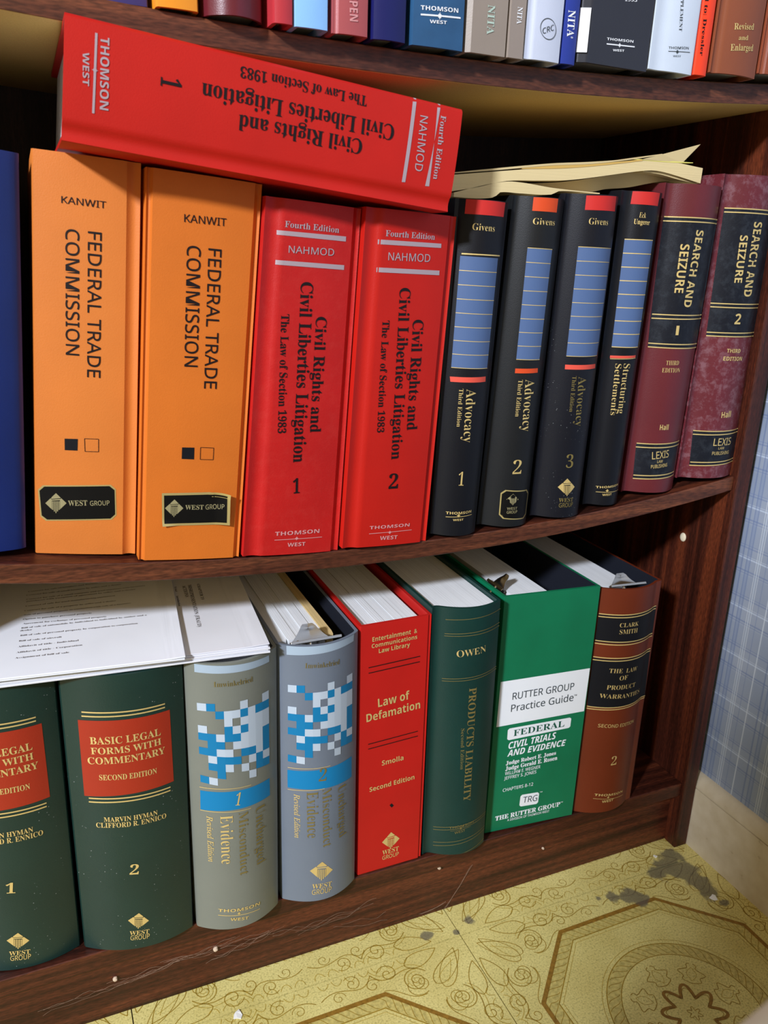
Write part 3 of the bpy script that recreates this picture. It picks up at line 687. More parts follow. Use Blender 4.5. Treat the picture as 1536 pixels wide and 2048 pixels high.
# ------------------------------------------------------------------ book builder
def frame(roll, yaw, tilt):
    return Vector((math.cos(roll), math.tan(yaw), -math.sin(roll))), Vector((math.sin(roll), -math.tan(tilt), math.cos(roll)))
class Book:
    def __init__(s, key, name, label, cat, group, mat, lining=None, depth=.19, open_top=False, thick=.0028):
        x, y, z, s.roll, s.yaw, s.tilt, s.w, s.h, s.dw = POSE[key]
        s.ex, s.ez = frame(s.roll, s.yaw, s.tilt); s.key = key; s.D = depth; s.t = thick
        s.extra = None
        s.root = empty(name, (x, y, z), label, cat, group); s.mat = mat; s.lin = lining or mat
        s.build_cover()
    def prof(s, u):
        hl, hr, b, re, gr = PROF[s.key]; w = s.w
        if u < hl:
            k = max(0, u) / hl; return re * (1 - k) + gr * math.sin(math.pi * k)
        if u > w - hr:
            k = max(0, min(1, (w - u) / hr)); gr = gr if hr > .003 else 0; return re * (1 - k) + gr * math.sin(math.pi * k)
        k = (u - hl) / (w - hl - hr) * 2 - 1
        return -b * (1 - k * k)
    def P(s, u, d, v):
        """local book coords: u across the spine, d depth behind the spine plane, v up the spine"""
        X = u + s.dw * (v / s.h) * (2 * u / s.w - 1)
        return s.ex * X + s.ez * v + Vector((0, d, 0))
    def spine(s, u, v, off):
        u = min(max(u, .0002), s.w - .0002); v = min(max(v, .0008), s.h - .0003)
        return s.P(u, s.prof(u) - off - (s.extra(u, v) if s.extra else 0), v)
    def build_cover(s):
        w, t, D = s.w, s.t, s.D; hl, hr = PROF[s.key][0], PROF[s.key][1]
        r = .0012
        us = [0.0] + [hl * k / 6 for k in range(1, 7)] if hl > .003 else [0.0, hl]
        us += [hl + (w - hl - hr) * k / 22 for k in range(1, 23)]
        us += [w - hr + hr * k / 6 for k in range(1, 7)] if hr > .003 else [w]
        outer = [(0.0, D)] + [(0.0, s.prof(0) + r)] + [(r * .3, s.prof(0) + r * .3)] + [(u, s.prof(u)) for u in us[1:-1]] + [(w - r * .3, s.prof(w) + r * .3), (w, s.prof(w) + r), (w, D)]
        inner = [(t, D)]
        for (u, d) in outer[1:-1]:
            inner.append((min(max(u, t), w - t), d + t))
        inner.append((w - t, D))
        nO = len(outer); verts = []; faces = []; mi = []
        for v in (0.0, s.h):
            for (u, d) in outer: verts.append(s.P(u, d, v))
            for (u, d) in inner: verts.append(s.P(u, d, v))
        K = 2 * nO
        for i in range(nO - 1):
            faces.append((i, i + 1, K + i + 1, K + i)); mi.append(0)
            faces.append((nO + i, nO + i + 1, K + nO + i + 1, K + nO + i)); mi.append(1)
            faces.append((i, i + 1, nO + i + 1, nO + i)); mi.append(0)
            faces.append((K + i, K + i + 1, K + nO + i + 1, K + nO + i)); mi.append(0)
        faces.append((0, nO, K + nO, K)); mi.append(0)
        faces.append((nO - 1, 2 * nO - 1, K + 2 * nO - 1, K + nO - 1)); mi.append(0)
        s.cover = mesh_obj('cover', verts, faces, [s.mat, s.lin], s.root, mi, smooth=True, angle=30)
    def block(s, name, u0, u1, d0, d1, v0, v1, mat, follow=True, corner=.004, parent=None, skew=0):
        """leaf block; front follows the spine curve or stays flat with rounded corners"""
        n = 10; pts = []
        for i in range(n + 1):
            u = u0 + (u1 - u0) * i / n
            d = d0 + (s.prof(min(max(u, 0), s.w)) if follow else 0) + skew * (i / n)
            if i in (0, n): d += corner
            pts.append((u, d))
        pts += [(u1, d1), (u0, d1)]
        m = len(pts); vs = [s.P(u, d, v0) for u, d in pts] + [s.P(u, d, v1) for u, d in pts]
        fs = [tuple(range(m)), tuple(range(m, 2 * m))] + [(i, (i + 1) % m, m + (i + 1) % m, m + i) for i in range(m)]
        return mesh_obj(name, vs, fs, mat, parent or s.root, smooth=True, angle=30)
    def pages(s, mat=None, top=.005, front=.0035):
        return s.block('page_block', s.t + .0006, s.w - s.t - .0006, s.t + front, s.D - .006, .004, s.h - top, mat or PAPER, corner=.002)
    def quad_vf(s, q, off, nu=None, nv=4, vo=0):
        q = [(a / 1000, b / 1000) for a, b in q]
        nu = nu or max(2, int(abs(q[1][0] - q[0][0]) / .003) + 1)
        vs = []; fs = []
        for j in range(nv + 1):
            for i in range(nu + 1):
                a, b = i / nu, j / nv
                u = (q[0][0] * (1 - a) + q[1][0] * a) * (1 - b) + (q[3][0] * (1 - a) + q[2][0] * a) * b
                v = (q[0][1] * (1 - a) + q[1][1] * a) * (1 - b) + (q[3][1] * (1 - a) + q[2][1] * a) * b
                vs.append(s.spine(u, v, off))
        for j in range(nv):
            for i in range(nu):
                k = vo + j * (nu + 1) + i; fs.append((k, k + 1, k + nu + 2, k + nu + 1))
        return vs, fs
    def line_q(s, a, b, wd):
        dx, dy = b[0] - a[0], b[1] - a[1]; l = math.hypot(dx, dy) or 1; nx, ny = -dy / l * wd / 2, dx / l * wd / 2
        return [(a[0] + nx, a[1] + ny), (b[0] + nx, b[1] + ny), (b[0] - nx, b[1] - ny), (a[0] - nx, a[1] - ny)]
    def print_items(s, items):
        lines = {}; e = .00012
        for it in items:
            k = it[0]
            if k == 't':
                _, f, c, txt, p0, p1, p2 = it
                vs, fs = text_vf(txt, f, p0, p1, p2)
                if vs: mesh_obj('lettering', [s.spine(a / 1000, b / 1000, e * 3.2) for a, b in vs], fs, CM[c], s.root)
            elif k == 'q':
                c, lay, q = it[1], it[2], it[3:]
                if c == 'stk':
                    o = s.rounded('sticker', q, e * 1.5, 'stkrim', 0); s.rounded('sticker_panel', q, e * 2.3, 'stk', .9, o)
                elif c == 'stkpeel': s.peeling(q)
                else:
                    vs, fs = s.quad_vf(q, e * (1 + lay * .5)); mesh_obj({'tape': 'clear_tape', 'silver': 'silver_bar'}.get(c, 'label_panel'), vs, fs, CM[c], s.root, smooth=True)
            elif k == 'l':
                _, c, lay, a, b, wd = it; lines.setdefault(c, []).append((a, b, wd, lay))
            elif k == 'd': s.emblem(it[1], it[2], it[3], it[4])
            elif k == 's':
                _, c, p, r = it; pts = []
                for i in range(16):
                    rr = r * (1.15 if i % 4 == 0 else (.8 if i % 2 == 0 else .55)); an = i * math.pi / 8
                    pts.append(s.spine((p[0] + rr * math.cos(an)) / 1000, (p[1] + rr * math.sin(an)) / 1000, e * 3))
                mesh_obj('star_mark', pts, [tuple(range(16))], CM[c], s.root)
            elif k == 'r': s.rounded('label_panel', it[3:], e * 1.6, it[1], 0)
            elif k == 'o':
                c, r_, t_ = it[2], it[3], it[4]; vs = []; fs = []; n = 40
                A = (r_[0] - c[0], r_[1] - c[1]); B = (t_[0] - c[0], t_[1] - c[1])
                for i in range(n):
                    an = 2 * math.pi * i / n
                    for rr in (1, .94):
                        vs.append(s.spine((c[0] + (A[0] * math.cos(an) + B[0] * math.sin(an)) * rr) / 1000, (c[1] + (A[1] * math.cos(an) + B[1] * math.sin(an)) * rr) / 1000, e * 3))
                for i in range(n):
                    j = (i + 1) % n; fs.append((2 * i, 2 * j, 2 * j + 1, 2 * i + 1))
                mesh_obj('ring_mark', vs, fs, CM[it[1]], s.root)
            elif k == 'g':
                q = it[1:]; G = GRID
                for ch, col, nm in (('W', 'lpale', 'pale_squares'), ('B', 'lcyan2', 'cyan_squares')):
                    V = []; F = []
                    for r_, row in enumerate(G):
                        for c_, x in enumerate(row):
                            if x != ch: continue
                            def bl(a, b): return tuple((q[0][i] * (1 - a) + q[1][i] * a) * (1 - b) + (q[3][i] * (1 - a) + q[2][i] * a) * b for i in (0, 1))
                            cq = [bl(c_ / 9, r_ / 11), bl((c_ + 1) / 9, r_ / 11), bl((c_ + 1) / 9, (r_ + 1) / 11), bl(c_ / 9, (r_ + 1) / 11)]
                            vs, fs = s.quad_vf(cq, e * (2 if ch == 'B' else 2.4), 2, 1, len(V)); V += vs; F += fs
                    mesh_obj(nm, V, F, CM[col], s.root, smooth=True)
        for c, ls in lines.items():
            for a, b, wd, lay in ls:
                V, F = s.quad_vf(s.line_q(a, b, wd), e * (2.6 + .3 * (lay - 2)), max(3, int(math.dist(a, b) / 3)), 1)
                mesh_obj('rule_line', V, F, CM[c], s.root)
    def rounded(s, name, q, off, c, inset, parent=None):
        q = [Vector(k) for k in q]; cx = sum(q, Vector((0, 0))) / 4
        def bl(a, b): return (q[0] * (1 - a) + q[1] * a) * (1 - b) + (q[3] * (1 - a) + q[2] * a) * b
        W = (q[1] - q[0]).length; H = (q[3] - q[0]).length; r = min(W, H) * .13; ia, ib = inset / W, inset / H
        pts = []
        for (ca, cb, st) in ((1, 0, -90), (1, 1, 0), (0, 1, 90), (0, 0, 180)):
            for k in range(5):
                an = math.radians(st + k * 22.5); ra, rb = r / W, r / H
                a = (1 - ia - ra if ca else ia + ra) + ra * math.cos(an); b = (1 - ib - rb if cb else ib + rb) + rb * math.sin(an)
                pts.append(bl(a, b))
        n = len(pts)
        # radial-strip fill so the patch follows the spine curve
        V = [s.spine(p.x / 1000, p.y / 1000, off) for p in pts]; F = []
        m1 = bl(.5, .5); rows = 8
        V2 = []; F2 = []
        for j in range(rows + 1):
            b = j / rows
            lo = ib + 0; 
            bb = ib + (1 - 2 * ib) * b
            d = max(0, (r / H - (bb - ib)) / (r / H)) if bb - ib < r / H else (max(0, (bb - (1 - ib - r / H)) / (r / H)) if bb > 1 - ib - r / H else 0)
            sh = (r / W) * (1 - math.sqrt(max(0, 1 - d * d)))
            for i in range(13):
                a = ia + sh + (1 - 2 * ia - 2 * sh) * i / 12
                p = bl(a, bb); V2.append(s.spine(p.x / 1000, p.y / 1000, off))
        # finer rows at the rounded ends
        for j in range(rows):
            for i in range(12):
                k = j * 13 + i; F2.append((k, k + 1, k + 14, k + 13))
        return mesh_obj(name, V2, F2, CM[c], parent or s.root, smooth=True)
    def peeling(s, q):
        """black sticker whose right end has lifted and creased"""
        q = [Vector(k) for k in q]
        def bl(a, b): return (q[0] * (1 - a) + q[1] * a) * (1 - b) + (q[3] * (1 - a) + q[2] * a) * b
        nu, nv = 26, 12
        def raise_(a, b):
            l = .00025
            if a > .76: l += ((a - .76) / .24) ** 1.4 * .0038 * (1 - .35 * b)
            if b > .8 and a < .25: l += ((b - .8) / .2) ** 2 * .0022 * (1 - a / .25)
            if b < .14 and a > .7: l += (.14 - b) / .14 * .0012
            return l
        par = None
        for (ins, nm, c, o0) in ((0, 'sticker', 'stkrim', .00018), (1, 'sticker_panel', 'stk', .00030)):
            V = []; F = []
            for j in range(nv + 1):
                for i in range(nu + 1):
                    a, b = i / nu, j / nv
                    if ins: a = .03 + .925 * a; b = .07 + .86 * b
                    p = bl(a, b); lift = 0
                    lift = raise_(a, b)
                    dy = -((max(0, a - .76) / .24) ** 2) * 1.6 * (1 if b < .5 else .2)
                    V.append(s.spine(p.x / 1000, (p.y + dy) / 1000, o0 + lift))
            for j in range(nv):
                for i in range(nu):
                    k = j * (nu + 1) + i; F.append((k, k + 1, k + nu + 2, k + nu + 1))
            o = mesh_obj(nm, V, F, CM[c], par or s.root, smooth=True, angle=60)
            if par is None: par = o; o['label'] = 'black and gold sticker with its right end lifted and creased'
        def extra(u, v):
            a = (u * 1000 - q[0].x) / (q[1].x - q[0].x); b = (q[0].y - v * 1000) / (q[0].y - q[3].y)
            return raise_(a, b) + .00005 if 0 <= a <= 1 and 0 <= b <= 1 else 0
        s.extra = extra
    def emblem(s, c, ctr, r_, t_):
        """diamond crossed by a fluted column"""
        A = Vector((r_[0] - ctr[0], r_[1] - ctr[1])); B = Vector((t_[0] - ctr[0], t_[1] - ctr[1])); C = Vector(ctr); e = .0003
        def m(x, y): p = C + A * x + B * y; return s.spine(p.x / 1000, p.y / 1000, e)
        V = []; F = []
        def poly(pts):
            k = len(V); V.extend(m(x, y) for x, y in pts); F.append(tuple(range(k, k + len(pts))))
        poly([(0, 1), (-.42, .58), (-.45, .42), (.40, .50), (.45, .55)])            # cap above the beam
        poly([(-.50, .50), (-1, 0), (-.38, -.62), (-.38, .30)])                        # left wing
        poly([(.50, .50), (1, 0), (.38, -.62), (.38, .36)])                            # right wing
        poly([(-.44, .36), (.44, .43), (.36, .30), (-.36, .26)])                       # beam
        for k in range(5):
            x = -.30 + k * .15; poly([(x - .045, .2), (x + .045, .2), (x + .045, -.98 + abs(x) * 1.05), (x - .045, -.98 + abs(x) * 1.05)])
        mesh_obj('emblem', V, F, CM[c], s.root)

# ------------------------------------------------------------------ room
T = .3048; TX, TY = -.2845, -.019
def stains(nt, L, geo, out):
    # dirt: irregular grey stains with a place of their own on the floor
    nw = N(nt, 'ShaderNodeTexNoise'); nw.inputs['Scale'].default_value = 75; nw.inputs['Detail'].default_value = 5; L.new(geo.outputs['Position'], nw.inputs['Vector'])
    acc = None
    for (x, y, r) in ((-.0263, -.0225, .018), (-.014, -.034, .015), (-.045, -.024, .012), (-.0115, -.050, .013), (-.0126, -.066, .011), (-.010, -.008, .011), (-.008, -.083, .006), (-.0954, -.0405, .0125), (-.089, -.046, .010), (-.112, -.034, .007), (-.128, -.030, .004), (-.2684, -.005, .0055), (-.315, -.0071, .0058), (-.286, -.014, .003)):
        vm = N(nt, 'ShaderNodeVectorMath', operation='DISTANCE'); L.new(geo.outputs['Position'], vm.inputs[0]); vm.inputs[1].default_value = (x, y, 0)
        d = N(nt, 'ShaderNodeMath', operation='DIVIDE'); L.new(vm.outputs['Value'], d.inputs[0]); d.inputs[1].default_value = r
        if acc is None: acc = d
        else:
            mn = N(nt, 'ShaderNodeMath', operation='MINIMUM'); L.new(acc.outputs[0], mn.inputs[0]); L.new(d.outputs[0], mn.inputs[1]); acc = mn
    sub = N(nt, 'ShaderNodeMath', operation='MULTIPLY_ADD'); L.new(nw.outputs['Fac'], sub.inputs[0]); sub.inputs[1].default_value = 2.2; L.new(acc.outputs[0], sub.inputs[2])
    r3 = ramp(nt, [(.0, (.86, .86, .86)), (.62, (.75, .75, .75)), (.74, (0, 0, 0))])
    dv = N(nt, 'ShaderNodeMath', operation='DIVIDE'); L.new(sub.outputs[0], dv.inputs[0]); dv.inputs[1].default_value = 3.0; L.new(dv.outputs[0], r3.inputs[0])
    mx2 = N(nt, 'ShaderNodeMix', data_type='RGBA'); L.new(r3.outputs[0], mx2.inputs[0]); L.new(out, mx2.inputs[6]); mx2.inputs[7].default_value = (*s2l((92, 88, 80)), 1)
    return mx2.outputs[2]
def tile_material():
    m, nt, b, L = nodes('patterned_vinyl')
    tc = N(nt, 'ShaderNodeTexCoord'); geo = N(nt, 'ShaderNodeNewGeometry')
    n1 = N(nt, 'ShaderNodeTexNoise'); n1.inputs['Scale'].default_value = 620; n1.inputs['Detail'].default_value = 4; L.new(geo.outputs['Position'], n1.inputs['Vector'])
    r1 = ramp(nt, [(.30, s2l((176, 168, 106))), (.47, s2l((218, 206, 134))), (.75, s2l((234, 223, 152)))]); L.new(n1.outputs['Fac'], r1.inputs[0])
    n2 = N(nt, 'ShaderNodeTexNoise'); n2.inputs['Scale'].default_value = 16; n2.inputs['Detail'].default_value = 4; L.new(geo.outputs['Position'], n2.inputs['Vector'])
    r2 = ramp(nt, [(.3, (.84, .80, .66)), (.7, (1.04, 1.04, 1.0))]); L.new(n2.outputs['Fac'], r2.inputs[0])
    mx = N(nt, 'ShaderNodeMix', data_type='RGBA', blend_type='MULTIPLY'); mx.inputs[0].default_value = 1; L.new(r1.outputs[0], mx.inputs[6]); L.new(r2.outputs[0], mx.inputs[7])
    out = mx.outputs[2]
    out = stains(nt, L, geo, out)
    L.new(out, b.inputs['Base Color']); b.inputs['Roughness'].default_value = .42; b.inputs['Specular IOR Level'].default_value = .35
    bp = N(nt, 'ShaderNodeBump'); bp.inputs['Strength'].default_value = .25; bp.inputs['Distance'].default_value = .0005
    L.new(n1.outputs['Fac'], bp.inputs['Height']); L.new(bp.outputs[0], b.inputs['Normal'])
    return m
TILE = tile_material()
FLOORBASE = plain('floor_underlay', (70, 64, 40), .8)
def print_material(name, rgb):
    m, nt, b, L = nodes(name); rg = N(nt, 'ShaderNodeRGB'); rg.outputs[0].default_value = (*s2l(rgb), 1); geo = N(nt, 'ShaderNodeNewGeometry')
    n = N(nt, 'ShaderNodeTexNoise'); n.inputs['Scale'].default_value = 300; n.inputs['Detail'].default_value = 3; L.new(geo.outputs['Position'], n.inputs['Vector'])
    r = ramp(nt, [(.3, (.72, .72, .66)), (.65, (1.12, 1.12, 1.12))]); L.new(n.outputs['Fac'], r.inputs[0])
    mx = N(nt, 'ShaderNodeMix', data_type='RGBA', blend_type='MULTIPLY'); mx.inputs[0].default_value = 1; L.new(rg.outputs[0], mx.inputs[6]); L.new(r.outputs[0], mx.inputs[7])
    L.new(stains(nt, L, geo, mx.outputs[2]), b.inputs['Base Color']); b.inputs['Roughness'].default_value = .5; return m
LINE_A = print_material('ochre_print_line', (160, 132, 44)); LINE_B = print_material('brown_print_band', (146, 108, 36)); LINE_C = print_material('faint_ochre_print', (180, 154, 60)); LINE_F = print_material('ochre_print_fill', (200, 184, 108))
floor = struct(box('floor', (-2.2, -2.6, -.010), (.03, .32, -.003), FLOORBASE), 'patterned yellow vinyl floor with brown octagon print')

tile_me = None
def ribbon(pts, wd, V, F, closed=False, z=.00012, taper=False):
    n = len(pts); k0 = len(V)
    for i in range(n):
        a = pts[(i - 1) % n] if (closed or i > 0) else pts[i]; b = pts[(i + 1) % n] if (closed or i < n - 1) else pts[i]
        dx, dy = b[0] - a[0], b[1] - a[1]; l = math.hypot(dx, dy) or 1
        w = wd * (.35 + .65 * math.sin(math.pi * i / (n - 1))) if taper else wd
        nx, ny = -dy / l * w / 2, dx / l * w / 2
        V.append((pts[i][0] + nx, pts[i][1] + ny, z)); V.append((pts[i][0] - nx, pts[i][1] - ny, z))
    for i in range(n if closed else n - 1):
        j = (i + 1) % n; F.append((k0 + 2 * i, k0 + 2 * j, k0 + 2 * j + 1, k0 + 2 * i + 1))
def dense(poly, step=.004):
    r = []
    for i in range(len(poly)):
        a, b = poly[i], poly[(i + 1) % len(poly)]; n = max(1, int(math.dist(a, b) / step))
        r += [(a[0] + (b[0] - a[0]) * k / n, a[1] + (b[1] - a[1]) * k / n) for k in range(n)]
    return r
def octo(a, b): return [(b, a), (a, b), (a, -b), (b, -a), (-b, -a), (-a, -b), (-a, b), (-b, a)]
def pattern():
    A, B, Cc, Wt = ([], []), ([], []), ([], []), ([], [])
    S = T
    ribbon(octo(.392 * S, .192 * S), .0046, *B, closed=True); ribbon(octo(.350 * S, .174 * S), .0012, *A, closed=True); ribbon(octo(.338 * S, .170 * S), .0005, *Cc, closed=True)
    def rope(path, half, pitch, out):
        # s-shaped twists between two border lines
        tot = [0]
        for i in range(len(path)): tot.append(tot[-1] + math.dist(path[i], path[(i + 1) % len(path)]))
        n = int(tot[-1] / pitch); res = []
        def at(s):
            s %= tot[-1]; i = 0
            while tot[i + 1] < s: i += 1
            a, b = path[i], path[(i + 1) % len(path)]; k = (s - tot[i]) / max(1e-9, tot[i + 1] - tot[i])
            d = math.dist(a, b) or 1; t = ((b[0] - a[0]) / d, (b[1] - a[1]) / d)
            return (a[0] + (b[0] - a[0]) * k, a[1] + (b[1] - a[1]) * k), t
        for q in range(n):
            pts = []
            for k in range(9):
                f = k / 8; p, t = at(q * pitch + (f - .5) * pitch * 1.5); o = half * math.cos(math.pi * f)
                pts.append((p[0] - t[1] * o, p[1] + t[0] * o))
            ribbon(pts, .0006, *out)
    rope(octo(.371 * S, .183 * S), .0052, .0085, A)
    for rr, w in ((.248, .0010), (.206, .0009)):
        ribbon([(rr * S * math.cos(i * math.pi / 48), rr * S * math.sin(i * math.pi / 48)) for i in range(96)], w, *A, closed=True)
    ribbon([(.262 * S * math.cos(i * math.pi / 48), .262 * S * math.sin(i * math.pi / 48)) for i in range(96)], .0005, *Cc, closed=True)
    rope([(.227 * S * math.cos(i * math.pi / 48), .227 * S * math.sin(i * math.pi / 48)) for i in range(96)], .0050, .0080, A)
    # centre flower
    def lobes(r0, r1, n, w, out, ph=0, sharp=1.0):
        pts = []
        for i in range(n * 18):
            t = i / 18; c = (.5 + .5 * math.sin(2 * math.pi * t)) ** abs(sharp); r = r0 + (r1 - r0) * (c if sharp > 0 else 1 - c)
            an = 2 * math.pi * t / n + ph; pts.append((r * S * math.cos(an), r * S * math.sin(an)))
        ribbon(pts, w, *out, closed=True)
    lobes(.056, .096, 8, .0030, B, .2, .8); lobes(.050, .084, 8, .0007, A, .2, .8); lobes(.010, .022, 6, .0007, A)
    for k in range(8):
        an = k * math.pi / 4 + .1
        for sg in (-1, 1):
            pts = []
            for i in range(22):
                f = i / 21; r = .105 + .075 * f; off = sg * (.034 * math.sin(math.pi * f ** .8) + .008 * math.sin(f * 15))
                pts.append((S * (r * math.cos(an) - off * math.sin(an)), S * (r * math.sin(an) + off * math.cos(an))))
            ribbon(pts, .0008, *A)
            pts = [(S * ((.115 + .05 * f) * math.cos(an) - sg * .014 * math.sin(math.pi * f) * math.sin(an)), S * ((.115 + .05 * f) * math.sin(an) + sg * .014 * math.sin(math.pi * f) * math.cos(an))) for f in [i / 9 for i in range(10)]]
            ribbon(pts, .0005, *Cc)
    # corner scrolls (mirrored about each diagonal) and edge scrolls
    def spiral(cx, cy, r, turns, st, sg, w, out, V_=None):
        pts = []
        for i in range(34):
            f = i / 33; rr = r * (1 - .86 * f); an = st + sg * f * turns * 2 * math.pi; pts.append((cx + rr * math.cos(an), cy + rr * math.sin(an)))
        ribbon(pts, w, *out)
    for q in range(4):
        ca, sa = math.cos(q * math.pi / 2), math.sin(q * math.pi / 2)
        def R(p): return (p[0] * ca - p[1] * sa, p[0] * sa + p[1] * ca)
        loc = ([], []); locC = ([], [])
        for mir in (0, 1):
            def M(p): return R((p[1], p[0]) if mir else p)
            def sp(cx, cy, r, tn, st, sg, w, out):
                pts = []
                for i in range(32):
                    f = i / 31; rr = r * (1 - .86 * f); an = st + sg * f * tn * 2 * math.pi; pts.append(M((cx + rr * math.cos(an), cy + rr * math.sin(an))))
                ribbon(pts, w, *out)
            def cv(ps, w, out, n=16):
                pts = []
                for i in range(n + 1):
                    f = i / n; x = (1 - f) ** 3 * ps[0][0] + 3 * (1 - f) ** 2 * f * ps[1][0] + 3 * (1 - f) * f * f * ps[2][0] + f ** 3 * ps[3][0]
                    y = (1 - f) ** 3 * ps[0][1] + 3 * (1 - f) ** 2 * f * ps[1][1] + 3 * (1 - f) * f * f * ps[2][1] + f ** 3 * ps[3][1]
                    pts.append(M((x, y)))
                ribbon(pts, w, *out)
            h = S / 2
            # petals pointing into the tile corner
            cv([(h - .004, h - .030), (h - .016, h - .040), (h - .024, h - .058), (h - .012, h - .066)], .0008, A); cv([(h - .012, h - .066), (h + .000, h - .062), (h - .001, h - .045), (h - .004, h - .030)], .0008, A)
            cv([(h - .010, h - .014), (h - .030, h - .016), (h - .052, h - .030), (h - .046, h - .040)], .0008, A); cv([(h - .046, h - .040), (h - .038, h - .046), (h - .018, h - .034), (h - .010, h - .014)], .0006, A)
            cv([(h - .020, h - .022), (h - .030, h - .026), (h - .040, h - .032), (h - .042, h - .036)], .0005, Cc)
            sp(h - .062, h - .030, .0125, 1.6, 1.2, 1, .0009, A); sp(h - .062, h - .030, .0095, 1.2, 1.2, 1, .0005, Cc)
            sp(h - .034, h - .058, .0085, 1.4, -1.0, -1, .0007, A)
            sp(h - .084, h - .014, .0100, 1.5, 2.8, -1, .0008, A); sp(h - .101, h - .021, .0075, 1.3, .3, 1, .0007, A); sp(h - .118, h - .012, .0085, 1.5, 2.4, -1, .0007, A); sp(h - .134, h - .022, .0065, 1.3, 0, 1, .0006, A)
            cv([(h - .050, h - .024), (h - .070, h - .002), (h - .086, h - .034), (h - .100, h - .010)], .0009, A, 24); cv([(h - .100, h - .010), (h - .114, h - .034), (h - .128, h - .004), (h - .150, h - .020)], .0008, A, 24)
            cv([(h - .050, h - .020), (h - .070, h + .002), (h - .086, h - .028), (h - .100, h - .006)], .0006, Cc, 24); cv([(h - .058, h - .046), (h - .076, h - .050), (h - .080, h - .030), (h - .094, h - .030)], .0007, A)
            for k in range(7):
                x = h - .060 - k * .013; cv([(x, h - .004), (x - .004, h - .012), (x - .009, h - .010), (x - .010, h - .003)], .0006, Cc, 8)
            cv([(h - .030, h - .070), (h - .040, h - .078), (h - .050, h - .066), (h - .044, h - .056)], .0007, A)
    Ff = ([], [])
    ribbon(octo(.371 * S, .183 * S), .0125, *Ff, closed=True, z=.00006)
    ribbon([(.227 * S * math.cos(i * math.pi / 48), .227 * S * math.sin(i * math.pi / 48)) for i in range(96)], .0125, *Ff, closed=True, z=.00006)
    return A, B, Cc, Ff
PA, PB, PC, PF = pattern()
def tile_mesh():
    g = .0005; h = T / 2 - g
    v, f = box_vf((-h, -h, -.003), (h, h, 0)); me = bpy.data.meshes.new('floor_tile'); me.from_pydata(v, [], f); me.materials.append(TILE); return me
def pat_mesh(nm, P, mat):
    me = bpy.data.meshes.new(nm); me.from_pydata(P[0], [], P[1]); me.materials.append(mat); me.update()
    bm = bmesh.new(); bm.from_mesh(me); bmesh.ops.recalc_face_normals(bm, faces=bm.faces); bm.to_mesh(me); bm.free(); return me
tme = tile_mesh(); pms = [('printed_fill', pat_mesh('printed_fill', PF, LINE_F)), ('printed_scrolls', pat_mesh('printed_scrolls', PA, LINE_A)), ('printed_border', pat_mesh('printed_border', PB, LINE_B)), ('printed_hairlines', pat_mesh('printed_hairlines', PC, LINE_C))]
for i in range(-4, 1):
    for j in range(-4, 1):
        t = bpy.data.objects.new('floor_tile', tme); COL.objects.link(t); t.parent = floor; t.location = (TX + (i + .5) * T, TY + (j + .5) * T, 0)
        if True:
            for nm, me in pms:
                if nm in ('printed_border', 'printed_fill') and j == 0: continue
                p = bpy.data.objects.new(nm, me); COL.objects.link(p); p.parent = t
                if nm in ('printed_scrolls', 'printed_hairlines'): p['kind'] = 'stuff'

